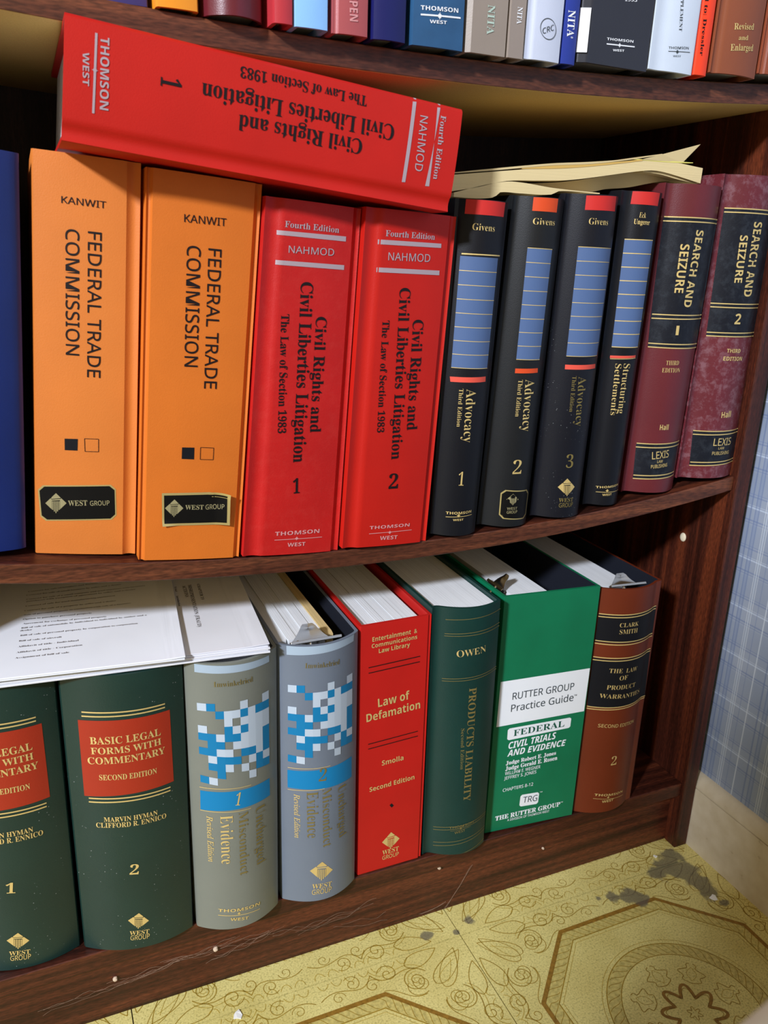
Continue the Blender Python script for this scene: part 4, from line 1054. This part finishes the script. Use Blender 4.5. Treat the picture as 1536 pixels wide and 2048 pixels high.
def wall_material():
    m, nt, b, L = nodes('blue_plaid_wallpaper')
    geo = N(nt, 'ShaderNodeNewGeometry'); sx = N(nt, 'ShaderNodeSeparateXYZ'); L.new(geo.outputs['Position'], sx.inputs[0])
    base = N(nt, 'ShaderNodeRGB'); base.outputs[0].default_value = (*s2l((150, 172, 208)), 1); out = base.outputs[0]
    nn = N(nt, 'ShaderNodeTexNoise'); nn.inputs['Scale'].default_value = 12; L.new(geo.outputs['Position'], nn.inputs['Vector'])
    rr = ramp(nt, [(.3, s2l((138, 150, 170))), (.7, s2l((158, 168, 186)))]); L.new(nn.outputs['Fac'], rr.inputs[0]); out = rr.outputs[0]
    def stripe(out, axis, period, pos, hw, col, fac):
        a = N(nt, 'ShaderNodeMath', operation='SUBTRACT'); L.new(sx.outputs[axis], a.inputs[0]); a.inputs[1].default_value = pos - period / 2
        mo = N(nt, 'ShaderNodeMath', operation='FLOORED_MODULO'); L.new(a.outputs[0], mo.inputs[0]); mo.inputs[1].default_value = period
        c = N(nt, 'ShaderNodeMath', operation='COMPARE'); L.new(mo.outputs[0], c.inputs[0]); c.inputs[1].default_value = period / 2; c.inputs[2].default_value = hw
        f = N(nt, 'ShaderNodeMath', operation='MULTIPLY'); L.new(c.outputs[0], f.inputs[0]); f.inputs[1].default_value = fac
        mx = N(nt, 'ShaderNodeMix', data_type='RGBA'); L.new(f.outputs[0], mx.inputs[0]); L.new(out, mx.inputs[6]); mx.inputs[7].default_value = (*s2l(col), 1)
        return mx.outputs[2]
    P = .0527
    for (ax, per, pos, hw, col, fac) in (('Z', P, .0839 + .024, .011, (134, 147, 170), .3), ('Y', P, -.004, .0030, (120, 138, 174), .4), ('Y', P, -.043, .005, (134, 148, 174), .25),
        ('Z', P, .0839 - .0128, .0007, (104, 122, 162), .6), ('Z', P, .0839 - .0156, .0004, (104, 122, 162), .5), ('Z', P, .0839 + .0110, .0007, (104, 122, 162), .5), ('Z', P, .0839 + .0136, .0004, (110, 128, 168), .5),
        ('Z', P, .0839, .0008, (192, 206, 226), .6), ('Z', P, .0839 + .0022, .0004, (204, 216, 232), .3), ('Y', P, -.0165, .0009, (188, 200, 214), .6), ('Y', P, -.0190, .0004, (206, 214, 222), .6), ('Y', P, -.0140, .0004, (206, 214, 222), .6),
        ('Y', P, -.0355, .0007, (206, 216, 228), .6), ('Y', P, -.0490, .0009, (98, 116, 156), .55), ('Y', P, -.0060, .0006, (98, 116, 154), .45), ('Y', P, -.0020, .0006, (98, 116, 154), .45), ('Y', P, -.0260, .0005, (104, 122, 162), .4)):
        out = stripe(out, ax, per, pos, hw, col, fac)
    L.new(out, b.inputs['Base Color']); b.inputs['Roughness'].default_value = .55; b.inputs['Specular IOR Level'].default_value = .3
    return m
struct(box('wall_right', (.030, -2.6, -.003), (.10, .32, 2.5), wall_material()), 'blue and white plaid wallpapered wall')
WALLB = plain('plain_wall_paint', (150, 150, 140), .8)
struct(box('wall_back', (-2.2, .29, -.003), (.030, .36, 2.5), WALLB))
CREAM, nt_, b_, L_ = nodes('scuffed_cream_paint')
_g = N(nt_, 'ShaderNodeNewGeometry'); _n = N(nt_, 'ShaderNodeTexNoise'); _n.inputs['Scale'].default_value = 60; _n.inputs['Detail'].default_value = 6; L_.new(_g.outputs['Position'], _n.inputs['Vector'])
_r = ramp(nt_, [(.27, s2l((150, 132, 100))), (.34, s2l((200, 188, 162))), (.7, s2l((212, 202, 180)))]); L_.new(_n.outputs['Fac'], _r.inputs[0]); L_.new(_r.outputs[0], b_.inputs['Base Color']); b_.inputs['Roughness'].default_value = .5
# baseboard: flat board with a sloping moulded top
v = []; f = []
prof = [(.0300, 0), (.0178, 0), (.0178, .0725), (.0184, .0738), (.0196, .0740), (.0196, .0750), (.0184, .0752), (.0186, .0775), (.0205, .0812), (.0240, .0855), (.0270, .0880), (.0300, .0885)]
for y in (-2.6, .285):
    for (x, z) in prof: v.append((x, y, z))
n = len(prof)
for i in range(n): f.append((i, (i + 1) % n, n + (i + 1) % n, n + i))
f += [tuple(range(n)), tuple(range(n, 2 * n))]
struct(mesh_obj('baseboard_right', v, f, CREAM, smooth=True, angle=50), 'cream painted wooden baseboard with brown scuffs')

# added unseen panel, left behind the camera, to shade the lower right corner
struct(box('unseen_shade_panel_1', (-1.46, -2.2, -.003), (-1.38, -.945, 1.20), CREAM, bevel=.004), 'low cream panel added out of view to shade the lower right')

# ------------------------------------------------------------------ bookcase
BW = .75
bc = empty('bookcase', (-BW / 2, .14, 0), 'dark mahogany bookcase with sagging shelves packed with law books', 'bookcase')
def inbc(o):
    o.parent = bc; o.location = -Vector(bc.location); return o
inbc(box('side_panel', (0, 0, 0), (.0172, .272, 1.12), WOOD_Z, bevel=.0008))
inbc(box('side_panel', (-BW - .0175, 0, 0), (-BW, .272, 1.12), WOOD_Z, bevel=.0008))
BACK = wood('dark_back_board', 2, (34, 18, 14), (44, 24, 18), (56, 32, 24), .6)
inbc(box('back_panel', (-BW, .266, .02), (0, .272, 1.12), BACK))
def shelf(zf, th, y0=.004, edge=WOOD_E, top=WOOD_X, bottom=RAW, x0=-BW + .0003, x1=-.0003):
    n = 40; V = []; F = []; mi = []
    for i in range(n + 1):
        x = x0 + (x1 - x0) * i / n; z = zf(x)
        V += [(x, y0, z), (x, y0, z - th), (x, .265, z), (x, .265, z - th)]
    for i in range(n):
        a, b = 4 * i, 4 * i + 4
        F += [(a, b, b + 1, a + 1), (a, b, b + 2, a + 2), (a + 1, b + 1, b + 3, a + 3), (a + 2, b + 2, b + 3, a + 3)]; mi += [0, 1, 2, 0]
    F += [(0, 1, 3, 2), (4 * n, 4 * n + 1, 4 * n + 3, 4 * n + 2)]; mi += [0, 0]
    o = mesh_obj('shelf_board', V, F, [edge, top, bottom], None, mi, smooth=True, angle=30, bevel=.0007); return inbc(o)
MID = lambda x: .4066 + .23 * (x + .35) ** 2
TOPZ = lambda x: .7452 + .12 * (x + .35) ** 2 + .0155
shelf(MID, .0143); shelf(TOPZ, .0155)
shelf(lambda x: 1.12, .016); 
dk_ = shelf(lambda x: .0835, .0165, edge=WOOD_X); dk_.name = 'bottom_board'
tk = inbc(box('toe_kick', (-BW + .0003, .0165, 0), (-.0003, .028, .0668), WOOD_X))
pl = bmesh.new(); bmesh.ops.create_uvsphere(pl, u_segments=16, v_segments=8, radius=.0042, matrix=Matrix.Translation((-.0006, .0565, .3541)) @ Matrix.Diagonal((.35, 1, 1.15, 1)))
me = bpy.data.meshes.new('plug'); pl.to_mesh(me); pl.free(); me.materials.append(plain('ivory_plastic', (226, 214, 186), .4)); o = bpy.data.objects.new('shelf_peg', me); COL.objects.link(o); inbc(o)
o['label'] = 'small ivory plastic shelf peg'

# ------------------------------------------------------------------ books
ORANGE1 = cloth('orange_buckram', (204, 116, 46), .55, 1100, .14, .05, spec=.3); ORANGE2 = cloth('orange_buckram_dust', (204, 108, 32), .55, 1100, .14, .05, spec=.3)
RED = cloth('red_buckram', (182, 26, 24), .48, 1100, .14, .07, (206, 80, 70), .08, spec=.3); RED2 = cloth('bright_red_buckram', (184, 26, 16), .48, 1100, .12, .05, spec=.3)
BLK = cloth('black_leatherette', (16, 18, 24), .4, 1500, .1, .1, spec=.28); BLK2 = cloth('black_leatherette_worn', (24, 26, 28), .42, 1500, .1, .1, spec=.28)
BLK3 = cloth('black_leatherette_speckled', (18, 20, 28), .4, 1500, .1, .1, spec=.28, speck=(420, .8)); BLUE = cloth('navy_blue_cloth', (20, 42, 108), .4, 1100, .1, .08)
MAR = cloth('maroon_leatherette', (96, 33, 39), .38, 1200, .15, .1); MARW = cloth('maroon_leatherette_rubbed', (98, 34, 42), .4, 1200, .15, .1, (146, 112, 120), .42)
GRN = cloth('dark_green_buckram', (22, 49, 44), .38, 1000, .12, .1, speck=(260, .55)); GRAY1 = cloth('warm_grey_buckram', (116, 120, 112), .38, 1000, .1, .05); GRAY2 = cloth('blue_grey_buckram', (106, 116, 130), .38, 1000, .1, .05)
REDB = cloth('scarlet_vinyl', (184, 26, 22), .48, 1300, .06, .05, spec=.3); OWEN = cloth('bottle_green_leatherette', (8, 50, 46), .42, 900, .12, .1); RUT = cloth('emerald_mottled_board', (8, 112, 74), .45, 900, .06, .1)
TANC = cloth('chestnut_leatherette', (104, 40, 18), .42, 900, .1, .1)

B = {}
def book(key, name, label, group, mat, items=True, **k):
    b = Book(key, name, label, 'book', group, mat, **k); B[key] = b
    if items and key in IT: b.print_items(IT[key])
    return b
gm = 'books standing on the sagging middle shelf'; gb = 'books on the bottom shelf'; gt = 'books on the top shelf'
b = book('blue', 'hardcover_book', 'plain navy blue book cut off at the left edge of the middle shelf', gm, BLUE); b.pages()
b = book('orange1', 'binder_book', 'orange law binder with a flat sticker, at the left of the two orange ones', gm, ORANGE1); b.pages()
b = book('orange2', 'binder_book', 'orange law binder whose black sticker peels up at the right end', gm, ORANGE2); b.pages()
b = book('red1', 'binder_book', 'standing red law binder numbered 1 beside the orange binders', gm, RED); b.pages()
b = book('red2', 'binder_book', 'standing red law binder numbered 2 beside the black books', gm, RED2); b.pages()
b = book('lying', 'binder_book', 'red law binder lying on its side across the tops of the orange and red binders', 'books lying on top of others', RED2); b.pages(front=.010)
b = book('blk1', 'hardcover_book', 'black book with blue spine panel numbered 1, next to the red binder', gm, BLK); b.pages(PAPER_Y)
b = book('blk2', 'hardcover_book', 'black book with blue spine panel numbered 2 and a square gold-rimmed sticker', gm, BLK2); b.pages(PAPER_Y)
b = book('blk3', 'hardcover_book', 'speckled black book with blue spine panel numbered 3', gm, BLK3); b.pages(PAPER_Y)
b = book('eck', 'hardcover_book', 'slim black book with blue panel titled Structuring Settlements', gm, BLK); b.pages(PAPER_Y)
b = book('ss1', 'hardcover_book', 'maroon Search and Seizure volume numbered 1 with black spine labels', gm, MAR); b.pages(PAPER_Y)
b = book('ss2', 'hardcover_book', 'maroon Search and Seizure volume numbered 2 with rubbed whitish spine', gm, MARW); b.pages(PAPER_Y)
b = book('green1', 'hardcover_book', 'dark green legal forms book numbered 1, cut off at the left edge', gb, GRN); b.pages(top=.009)
b = book('green2', 'hardcover_book', 'dark green Basic Legal Forms book numbered 2 with brick red label', gb, GRN); b.pages(top=.009)
b = book('gray1', 'binder_book', 'warm grey binder numbered 1 with blue and white squares, under the loose sheets', gb, GRAY1, lining=DARKLINE); b.pages(top=.009)
# open-topped binders: sections of leaves, dark lining, metal clip
b = book('gray2', 'binder_book', 'blue-grey binder numbered 2 with blue and white squares, open top showing leaves', gb, GRAY2, lining=DARKLINE)
e0 = .0035; widths = [(.0035, .0125), (.0127, .0205), (.0207, .0285), (.0287, .0375), (.0377, .0440)]
for i, (a, c) in enumerate(widths):
    b.block('leaf_section', a, c, .012 - .0006 * i, .182, .004, b.h - .0045 + .0006 * (i % 2), PAPER, follow=False, corner=.0035)
b.block('divider_section', .0442, .0510, .010, .182, .004, b.h - .0035, TAN, follow=False, corner=.006)['label'] = 'tan divider leaves'
b = book('redld', 'hardcover_book', 'flat-spined red Law of Defamation book with gold and black print', gb, REDB, lining=cloth('scarlet_lining', (190, 36, 32), .45))
for i, (a, c) in enumerate([(.0042, .0100), (.0102, .0190), (.0192, .0260), (.0262, .0350), (.0352, .0430), (.0432, .0565)]):
    b.block('leaf_section', a, c, .0035, .182, .004, b.h - .0040 - .0005 * (i % 2), PAPER, follow=False, corner=.0002)
b = book('owen', 'hardcover_book', 'bottle green Products Liability hardcover with thin gold rules', gb, OWEN); b.pages(PAPER, top=.0035, front=.0005)
b = book('rutter', 'binder_book', 'bright green practice guide binder with a white spine label', gb, RUT, lining=DARKLINE)
b.block('page_block', .0125, .0490, .0065, .170, .004, b.h - .0030, PAPER, follow=False, corner=.0028)
b = book('clark', 'binder_book', 'chestnut brown Product Warranties binder numbered 2 with black label bands', gb, TANC, lining=DARKLINE)
b.block('page_block', .0060, .0430, .0130, .170, .004, b.h - .0045, PAPER, follow=False, corner=.004)

TB = [('tpurple', 'dark purple book at the far left end of the top shelf', (58, 48, 104)), ('torange', 'orange-yellow book at the top shelf edge', (230, 146, 34)), ('tmaroon', 'glossy maroon rounded book on the top shelf', (96, 30, 40)), ('tdred', 'narrow crimson book on the top shelf', (182, 50, 58)),
 ('tlblue', 'light sky blue book on the top shelf', (140, 192, 246)), ('trose', 'dusty rose book with silver lettering on the top shelf', (166, 80, 82)), ('tnavy', 'deep navy book on the top shelf', (14, 20, 86)),
 ('tmarb', 'marbled blue book with white lettering on the top shelf', (40, 84, 124)), ('tnita', 'wider taupe book on the top shelf', (146, 134, 122)), ('tnita2', 'narrow taupe book on the top shelf beside the wider one', (146, 134, 124)),
 ('tcrc', 'pale grey book with circled letters on the top shelf', (196, 204, 222)), ('tnitab', 'slim royal blue book on the top shelf', (34, 54, 142)), ('tblk', 'wide charcoal black book on the top shelf', (42, 44, 52)),
 ('twhite', 'white paperback supplement on the top shelf', (206, 218, 232)), ('torgred', 'thin orange-red booklet on the top shelf', (246, 66, 26)), ('tbrown', 'brown book reading Revised and Enlarged on the top shelf', (134, 72, 44)), ('tbrown2', 'second brown book at the right end of the top shelf', (136, 68, 42))]
for key, lab, rgb in TB:
    mt = cloth(key[1:] + '_cover', rgb, .3 if key == 'tmaroon' else .42, 1200, .08, .25 if key == 'tmarb' else .05)
    b = book(key, 'hardcover_book' if key not in ('twhite', 'torgred', 'tlblue', 'tnitab') else 'paperback_book', lab, gt, mt, depth=.17); b.pages(PAPER_Y)
# white index tab on the flank of the charcoal book
b = B['tblk']; V = [b.P(-.0004, .006, .034), b.P(.0062, .0022, .034), b.P(.0062, .0022, .006), b.P(-.0004, .006, .006)]
V2 = [v + Vector((0, -.0028, 0)) for v in V]
mesh_obj('paper_tab', V2 + [v + Vector((0, -.0004, 0)) for v in V2], [(0, 1, 2, 3), (4, 5, 6, 7), (0, 1, 5, 4), (2, 3, 7, 6), (0, 3, 7, 4), (1, 2, 6, 5)], CM['white'], b.root)['label'] = 'white paper tab'

# ------------------------------------------------------------------ metal clips in the open binders
def clip(bk, u, d, v, wd, ht, rot, curl, label):
    """lever of a ring mechanism: flared bent plate with a slot ridge and a riveted foot strip"""
    b = B[bk]; root = empty('binder_clip', b.root.location + b.P(u, d, v), label, 'clip', 'metal clips in the open binders')
    V = []; F = []; n, m = 14, 12; th = .0005
    for side in (0, 1):
        for j in range(m + 1):
            f = j / m; half = wd * (.5 * (1 - f) ** 1.6 + .26 + .02 * math.sin(f * math.pi)); 
            if f > .8: half *= 1 - .25 * ((f - .8) / .2) ** 2
            for i in range(n + 1):
                x = half * (2 * i / n - 1); bend = curl * math.sin(f * math.pi * .9) * (1 - .5 * abs(2 * i / n - 1)) + (.0016 * max(0, f - .8) / .2)
                ridge = -.0008 * math.exp(-((x / (wd * .16)) ** 2) - ((f - .72) / .09) ** 2)
                V.append((x, bend + ridge + side * th, ht * f))
    K = (m + 1) * (n + 1)
    for j in range(m):
        for i in range(n):
            k = j * (n + 1) + i; F.append((k, k + 1, k + n + 2, k + n + 1)); F.append((K + k, K + k + 1, K + k + n + 2, K + k + n + 1))
    for j in range(m):
        for i in (0, n):
            k = j * (n + 1) + i; F.append((k, k + n + 1, K + k + n + 1, K + k))
    for i in range(n):
        for j in (0, m):
            k = j * (n + 1) + i; F.append((k, k + 1, K + k + 1, K + k))
    mesh_obj('lever', V, F, METAL, root, smooth=True, angle=40)
    box('foot_strip', (-wd * .8, -.0016, -.002), (wd * 1.25, .0030, .0006), METAL, root, bevel=.0004)
    for x in (-wd * .5, wd * .85, wd * 1.08):
        bm = bmesh.new(); bmesh.ops.create_uvsphere(bm, u_segments=10, v_segments=6, radius=.0011, matrix=Matrix.Translation((x, .0005, .0006)) @ Matrix.Diagonal((1, 1, .5, 1)))
        me = bpy.data.meshes.new('rivet'); bm.to_mesh(me); bm.free(); me.materials.append(METAL); o = bpy.data.objects.new('rivet', me); COL.objects.link(o); o.parent = root
    # the arch rod that runs down into the leaves
    bm = bmesh.new(); bmesh.ops.create_cone(bm, cap_ends=True, segments=10, radius1=.0014, radius2=.0014, depth=.010, matrix=Matrix.Translation((0, .002, -.006)))
    me = bpy.data.meshes.new('post'); bm.to_mesh(me); bm.free(); me.materials.append(METAL); o = bpy.data.objects.new('post', me); COL.objects.link(o); o.parent = root
    root.rotation_euler = rot; return root
clip('gray2', .0285, .0015, .2495, .021, .0135, (math.radians(-32), 0, 0), .002, 'steel lever clip standing in the blue-grey binder')
clip('rutter', .0078, .0240, .2540, .013, .0140, (math.radians(50), 0, math.radians(90)), .004, 'steel clip curling over the leaves in the bright green binder')
clip('clark', .0300, .0045, .2500, .019, .0120, (math.radians(-38), 0, math.radians(-6)), .003, 'steel clip glinting in the chestnut brown binder')

# ------------------------------------------------------------------ loose sheets on the green and grey books
def sheets(name, corner, ang, w, d, z0, layers, mat, label):
    root = empty(name, (corner[0], corner[1], z0), label, 'papers', 'loose sheets on the bottom shelf books')
    ca, sa = math.cos(ang), math.sin(ang); z = 0
    for i, (th, dx, dy, lift) in enumerate(layers):
        n = 12; V = []; F = []
        for k in range(n + 1):
            f = k / n; x = -w * f + dx
            sag = lift * (math.sin(f * 9 + i) * .5)
            for (yy) in (dy, dy + d):
                for zz in (0, th): V.append((x * ca - yy * sa, x * sa + yy * ca, z + zz + sag + (.0008 * (f < .05) if yy == dy and i == len(layers) - 1 else 0)))
        for k in range(n):
            a = 4 * k; c = a + 4; F += [(a, c, c + 1, a + 1), (a + 2, c + 2, c + 3, a + 3), (a, c, c + 2, a + 2), (a + 1, c + 1, c + 3, a + 3)]
        F += [(0, 1, 3, 2), (4 * n, 4 * n + 1, 4 * n + 3, 4 * n + 2)]
        mesh_obj('sheet_bundle', V, F, mat, root, smooth=True, angle=30, bevel=.0002); z += th + .00018
    return root
sA = math.radians(-5.9)
lo = sheets('loose_sheets', (-.4686, -.0095), math.radians(-4.2), .250, .178, .3368, [(.0014, .0002, -.0022, .0002), (.0009, -.0010, -.0012, .0002), (.0010, .0004, -.0016, .0001), (.0008, -.0008, .0002, .0001), (.0007, .0004, .0010, 0)], SHEET2, 'wider bundle of loose sheets with sideways chapter heading, lower of the two')
up = sheets('loose_sheets', (-.5326, -.0125), math.radians(-5.6), .178, .240, .3428, [(.0012, -.0004, .0004, 0), (.0012, 0, 0, 0)], SHEET, 'upper bundle of white loose sheets printed with a list, at the left edge')
def flat_text(root, items, z, mat, cap=None):
    V = []; F = []
    for it in items:
        if len(it) == 3:
            s_, a, c = it; dx, dy = c[0] - a[0], c[1] - a[1]; l = math.hypot(dx, dy); P2 = (a[0] - dy / l * cap, a[1] + dx / l * cap)
        else: s_, a, c, P2 = it
        vs, fs = text_vf(s_, 'ST' if cap else 'S', a, c, P2); k = len(V)
        V += [(x / 1000 - root.location.x, y / 1000 - root.location.y, z - root.location.z) for x, y in vs]; F += [tuple(i + k for i in f) for f in fs]
    return mesh_obj('printed_text', V, F, mat, root)
flat_text(up, LIST_LINES, .34565, plain('list_ink', (92, 88, 92), .7), 2.3)
flat_text(lo, SIDE_LINES, .34248, plain('heading_ink', (84, 76, 70), .7))

# ------------------------------------------------------------------ yellowed booklet on the black books
bkl = empty('paper_booklet', (-.20, .10, .68), 'yellowed paper booklet sagging across the tops of the black books', 'booklet')
def curve_pts(pts, n):
    r = []
    for i in range(n + 1):
        x = pts[0][0] + (pts[-1][0] - pts[0][0]) * i / n; j = 0
        while j < len(pts) - 2 and pts[j + 1][0] < x: j += 1
        a, c = pts[j], pts[j + 1]; p0 = pts[max(0, j - 1)]; p3 = pts[min(len(pts) - 1, j + 2)]
        t = (x - a[0]) / (c[0] - a[0]); m1 = (c[1] - p0[1]) / (c[0] - p0[0]) * (c[0] - a[0]); m2 = (p3[1] - a[1]) / (p3[0] - a[0]) * (c[0] - a[0])
        z = (2 * t ** 3 - 3 * t ** 2 + 1) * a[1] + (t ** 3 - 2 * t ** 2 + t) * m1 + (-2 * t ** 3 + 3 * t ** 2) * c[1] + (t ** 3 - t ** 2) * m2
        r.append((x / 1000, z / 1000))
    return r
def wavy(name, top, bot, y0, y1, mat, n=40, dz=0):
    a = curve_pts(top, n); c = curve_pts(bot, n); V = []; F = []
    for i in range(n + 1):
        for y in (y0, y1):
            for (x, z) in (c[i], a[i]): V.append((x - bkl.location.x, y - bkl.location.y, z - bkl.location.z + dz))
    for k in range(n):
        p = 4 * k; q = p + 4; F += [(p, q, q + 1, p + 1), (p + 2, q + 2, q + 3, p + 3), (p, q, q + 2, p + 2), (p + 1, q + 1, q + 3, p + 3)]
    F += [(0, 1, 3, 2), (4 * n, 4 * n + 1, 4 * n + 3, 4 * n + 2)]
    return mesh_obj(name, V, F, mat, bkl, smooth=True, angle=30)
wavy('leaf_block', [(-321.5, 686.5), (-285, 691.0), (-248.9, 695.4), (-206.6, 700.6), (-146.3, 707.6), (-118.8, 708.3), (-86.0, 705.8)], [(-321.3, 675.2), (-300, 679.2), (-274.8, 685.0), (-245, 687.0), (-215.2, 689.3), (-145.0, 700.3), (-128.5, 700.5), (-86.3, 694.0)], .012, .150, PAPER_OLD)
wavy('top_leaf', [(-322.1, 687.9), (-285, 693.2), (-236.3, 699.7), (-200, 703.2), (-165.9, 707.4), (-130.8, 713.7)], [(-322.1, 687.3), (-285, 691.8), (-236.3, 698.2), (-200, 701.6), (-165.9, 706.6), (-130.8, 712.9)], .0115, .150, PAPER_OLD2)
wavy('lower_leaf_block', [(-318.5, 674.6), (-296, 680.5), (-274.8, 684.6), (-259.0, 684.6), (-231.1, 682.4), (-188, 681.2)], [(-318.5, 671.6), (-300, 671.6), (-284, 673.2), (-280, 676.8), (-262, 677.0), (-234, 677.6), (-226, 680.6), (-188, 680.4)], .012, .140, PAPER_OLD)
wavy('under_leaf', [(-262, 684.6), (-230, 687.0), (-205, 690.0), (-145.0, 700.0), (-126, 700.0), (-100, 697.2)], [(-262, 681.6), (-225.4, 681.4), (-188, 682.4), (-172, 685.6), (-150, 688.0), (-126, 692.8), (-100, 696.8)], .026, .120, PAPER_OLD2)
wavy('under_leaf', [(-146, 700.2), (-128.5, 700.3), (-110, 697.6), (-88, 694.0)], [(-146, 699.4), (-128.5, 698.6), (-110, 696.0), (-88, 693.6)], .014, .030, PAPER_OLD2)
# lifted corner flap
V = [Vector(v) - bkl.location for v in ((-.1315, .0112, .7132), (-.0893, .0150, .7241), (-.1085, .0120, .7085), (-.150, .0114, .7085), (-.1315, .075, .7130), (-.0893, .060, .7200))]
mesh_obj('turned_corner', V + [v + Vector((0, .0003, -.0005)) for v in V], [(0, 1, 2, 3), (6, 7, 8, 9), (0, 1, 5, 4), (0, 1, 7, 6), (1, 2, 8, 7), (2, 3, 9, 8), (3, 0, 6, 9)], PAPER_OLD2, bkl)
wavy('yellow_cover', [(-160, 708.2), (-125, 708.9), (-97.5, 709.4)], [(-160, 707.6), (-125, 707.8), (-97.5, 708.9)], .0118, .12, PAPER_LIME, 12)
wavy('yellow_cover', [(-262, 695.6), (-225, 700.2), (-190, 703.0), (-150, 708.2)], [(-262, 694.2), (-225, 697.0), (-190, 701.2), (-150, 707.2)], .0117, .12, plain('amber_leaf', (214, 176, 96), .7), 16)

# ------------------------------------------------------------------ cream seat near the lens
SEAT = cloth('cream_vinyl', (232, 224, 200), .5, 500, .1, .04)
st = empty('padded_stool', (-.5418, -.7868, 0), 'cream padded stool, only its blurred corner showing at the bottom right', 'stool')
bm = bmesh.new(); bmesh.ops.create_cube(bm, size=1, matrix=Matrix.Diagonal((.50, .60, .07, 1)))
bmesh.ops.bevel(bm, geom=bm.edges[:], offset=.010, segments=4, profile=.6, affect='EDGES')
me = bpy.data.meshes.new('seat'); bm.to_mesh(me); bm.free(); me.materials.append(SEAT); me.polygons.foreach_set('use_smooth', [True] * len(me.polygons))
o = bpy.data.objects.new('seat', me); COL.objects.link(o); o.parent = st; o.location = (0, 0, .465)
for sx in (-1, 1):
    for sy in (-1, 1):
        x, y = sx * .20, sy * .25
        v_, f_ = box_vf((x - .014, y - .014, 0), (x + .014, y + .014, .431)); mesh_obj('leg', v_, f_, WOOD_Z, st, bevel=.002)
st.rotation_euler = (0, 0, math.radians(10.8))

# ------------------------------------------------------------------ dust, chips and cobwebs
WHITE = plain('white_paint_chip', (236, 236, 230), .6)
def chip(x, y, z, r, label, ang=0):
    n = 8; V = []; 
    for zz in (0, .0009):
        for i in range(n):
            an = 2 * math.pi * i / n; rr = r * (1 + .28 * math.sin(i * 2.4 + ang)); V.append((rr * math.cos(an) * 1.15, rr * math.sin(an), zz * (1 if i % 3 else .6)))
    F = [tuple(range(n)), tuple(range(n, 2 * n))] + [(i, (i + 1) % n, n + (i + 1) % n, n + i) for i in range(n)]
    o = mesh_obj('paint_chip', V, F, WHITE); o.location = (x, y, z); o.rotation_euler = (0, 0, ang); o['label'] = label; o['category'] = 'debris'; o['group'] = 'paint chips on the floor'; return o
chip(-.0146, -.0741, .0002, .0036, 'white paint chip on the dark stain by the baseboard', .4)
chip(-.5053, -.0237, .0002, .0038, 'round white chip on the tile joint at the bottom left', 1.2)
chip(-.0300, -.0035, .0002, .0018, 'tiny white sliver on the floor beside the toe kick corner', 2.2)
GREYW = plain('dusty_cobweb', (132, 104, 86), .9)
def strands(name, label, seeds, spread, nseg, cnt, rad=.0001):
    V = []; F = []
    for (p, q) in seeds:
        for c in range(cnt):
            a = Vector(p) + Vector((random.gauss(0, spread), 0, random.gauss(0, spread * .6))); b_ = Vector(q) + Vector((random.gauss(0, spread), 0, random.gauss(0, spread * .6)))
            pts = []
            for k in range(nseg + 1):
                f = k / nseg; pp = a.lerp(b_, f); j = noise.noise_vector(pp * 60 + Vector((c * 3.1, 0, 7))) * spread * 1.1
                pts.append(Vector((pp.x + j.x, pp.y - .0006 - abs(j.y) * .15, pp.z + j.z - .002 * math.sin(math.pi * f))))
            k0 = len(V)
            for k, pp in enumerate(pts):
                r = rad * (.6 + .8 * random.random())
                V += [tuple(pp + Vector((0, 0, r))), tuple(pp + Vector((0, -r, -r * .6))), tuple(pp + Vector((0, r, -r * .6)))]
            for k in range(nseg):
                for m_ in range(3):
                    F.append((k0 + 3 * k + m_, k0 + 3 * k + (m_ + 1) % 3, k0 + 3 * k + 3 + (m_ + 1) % 3, k0 + 3 * k + 3 + m_))
    V2 = [Vector(v) - Vector(seeds[0][0]) for v in V]
    o = mesh_obj(name, V2, F, GREYW); o.location = seeds[0][0]; o['label'] = label; o['category'] = 'cobweb'; o['kind'] = 'stuff'; return o
strands('cobweb', 'dusty cobweb strands trailing along the kick board below the green and grey books', [((-.66, .0160, .028), (-.54, .0160, .040)), ((-.60, .0160, .034), (-.50, .0160, .045)), ((-.56, .0160, .040), (-.47, .0160, .038)), ((-.52, .0160, .032), (-.455, .0160, .042))], .0050, 22, 3)
strands('cobweb', 'cobweb wisps on the kick board below the flat red book', [((-.46, .0160, .036), (-.39, .0160, .034)), ((-.44, .0160, .030), (-.36, .0160, .040)), ((-.40, .0160, .024), (-.35, .0160, .012))], .0045, 18, 2)
strands('cobweb', 'single cobweb thread rising from the floor below the bottle green book', [((-.2850, .0160, .0012), (-.2560, .0155, .047)), ((-.31, .0160, .004), (-.285, .0160, .010))], .0012, 14, 3)
CR = plain('beige_crumb', (206, 184, 160), .8)
for (x, z, r, lb) in ((-.515, .0395, .0022, 'largest pale crumb caught in the cobweb below the first grey binder'), (-.2935, .0555, .0018, 'pale crumb on the board edge below the bottle green book'), (-.60, .040, .0020, 'straw coloured crumb in the cobweb at the left'), (-.17, .040, .0014, 'pale crumb on the kick board below the bright green binder')):
    bm = bmesh.new(); bmesh.ops.create_icosphere(bm, subdivisions=2, radius=r)
    for v_ in bm.verts: v_.co *= 1 + .35 * noise.noise(v_.co * 900)
    me = bpy.data.meshes.new('crumb'); bm.to_mesh(me); bm.free(); me.materials.append(CR)
    o = bpy.data.objects.new('crumb', me); COL.objects.link(o); o.location = (x, .0165 - r * .7, z); o['label'] = lb; o['category'] = 'debris'; o['group'] = 'crumbs on the kick board'
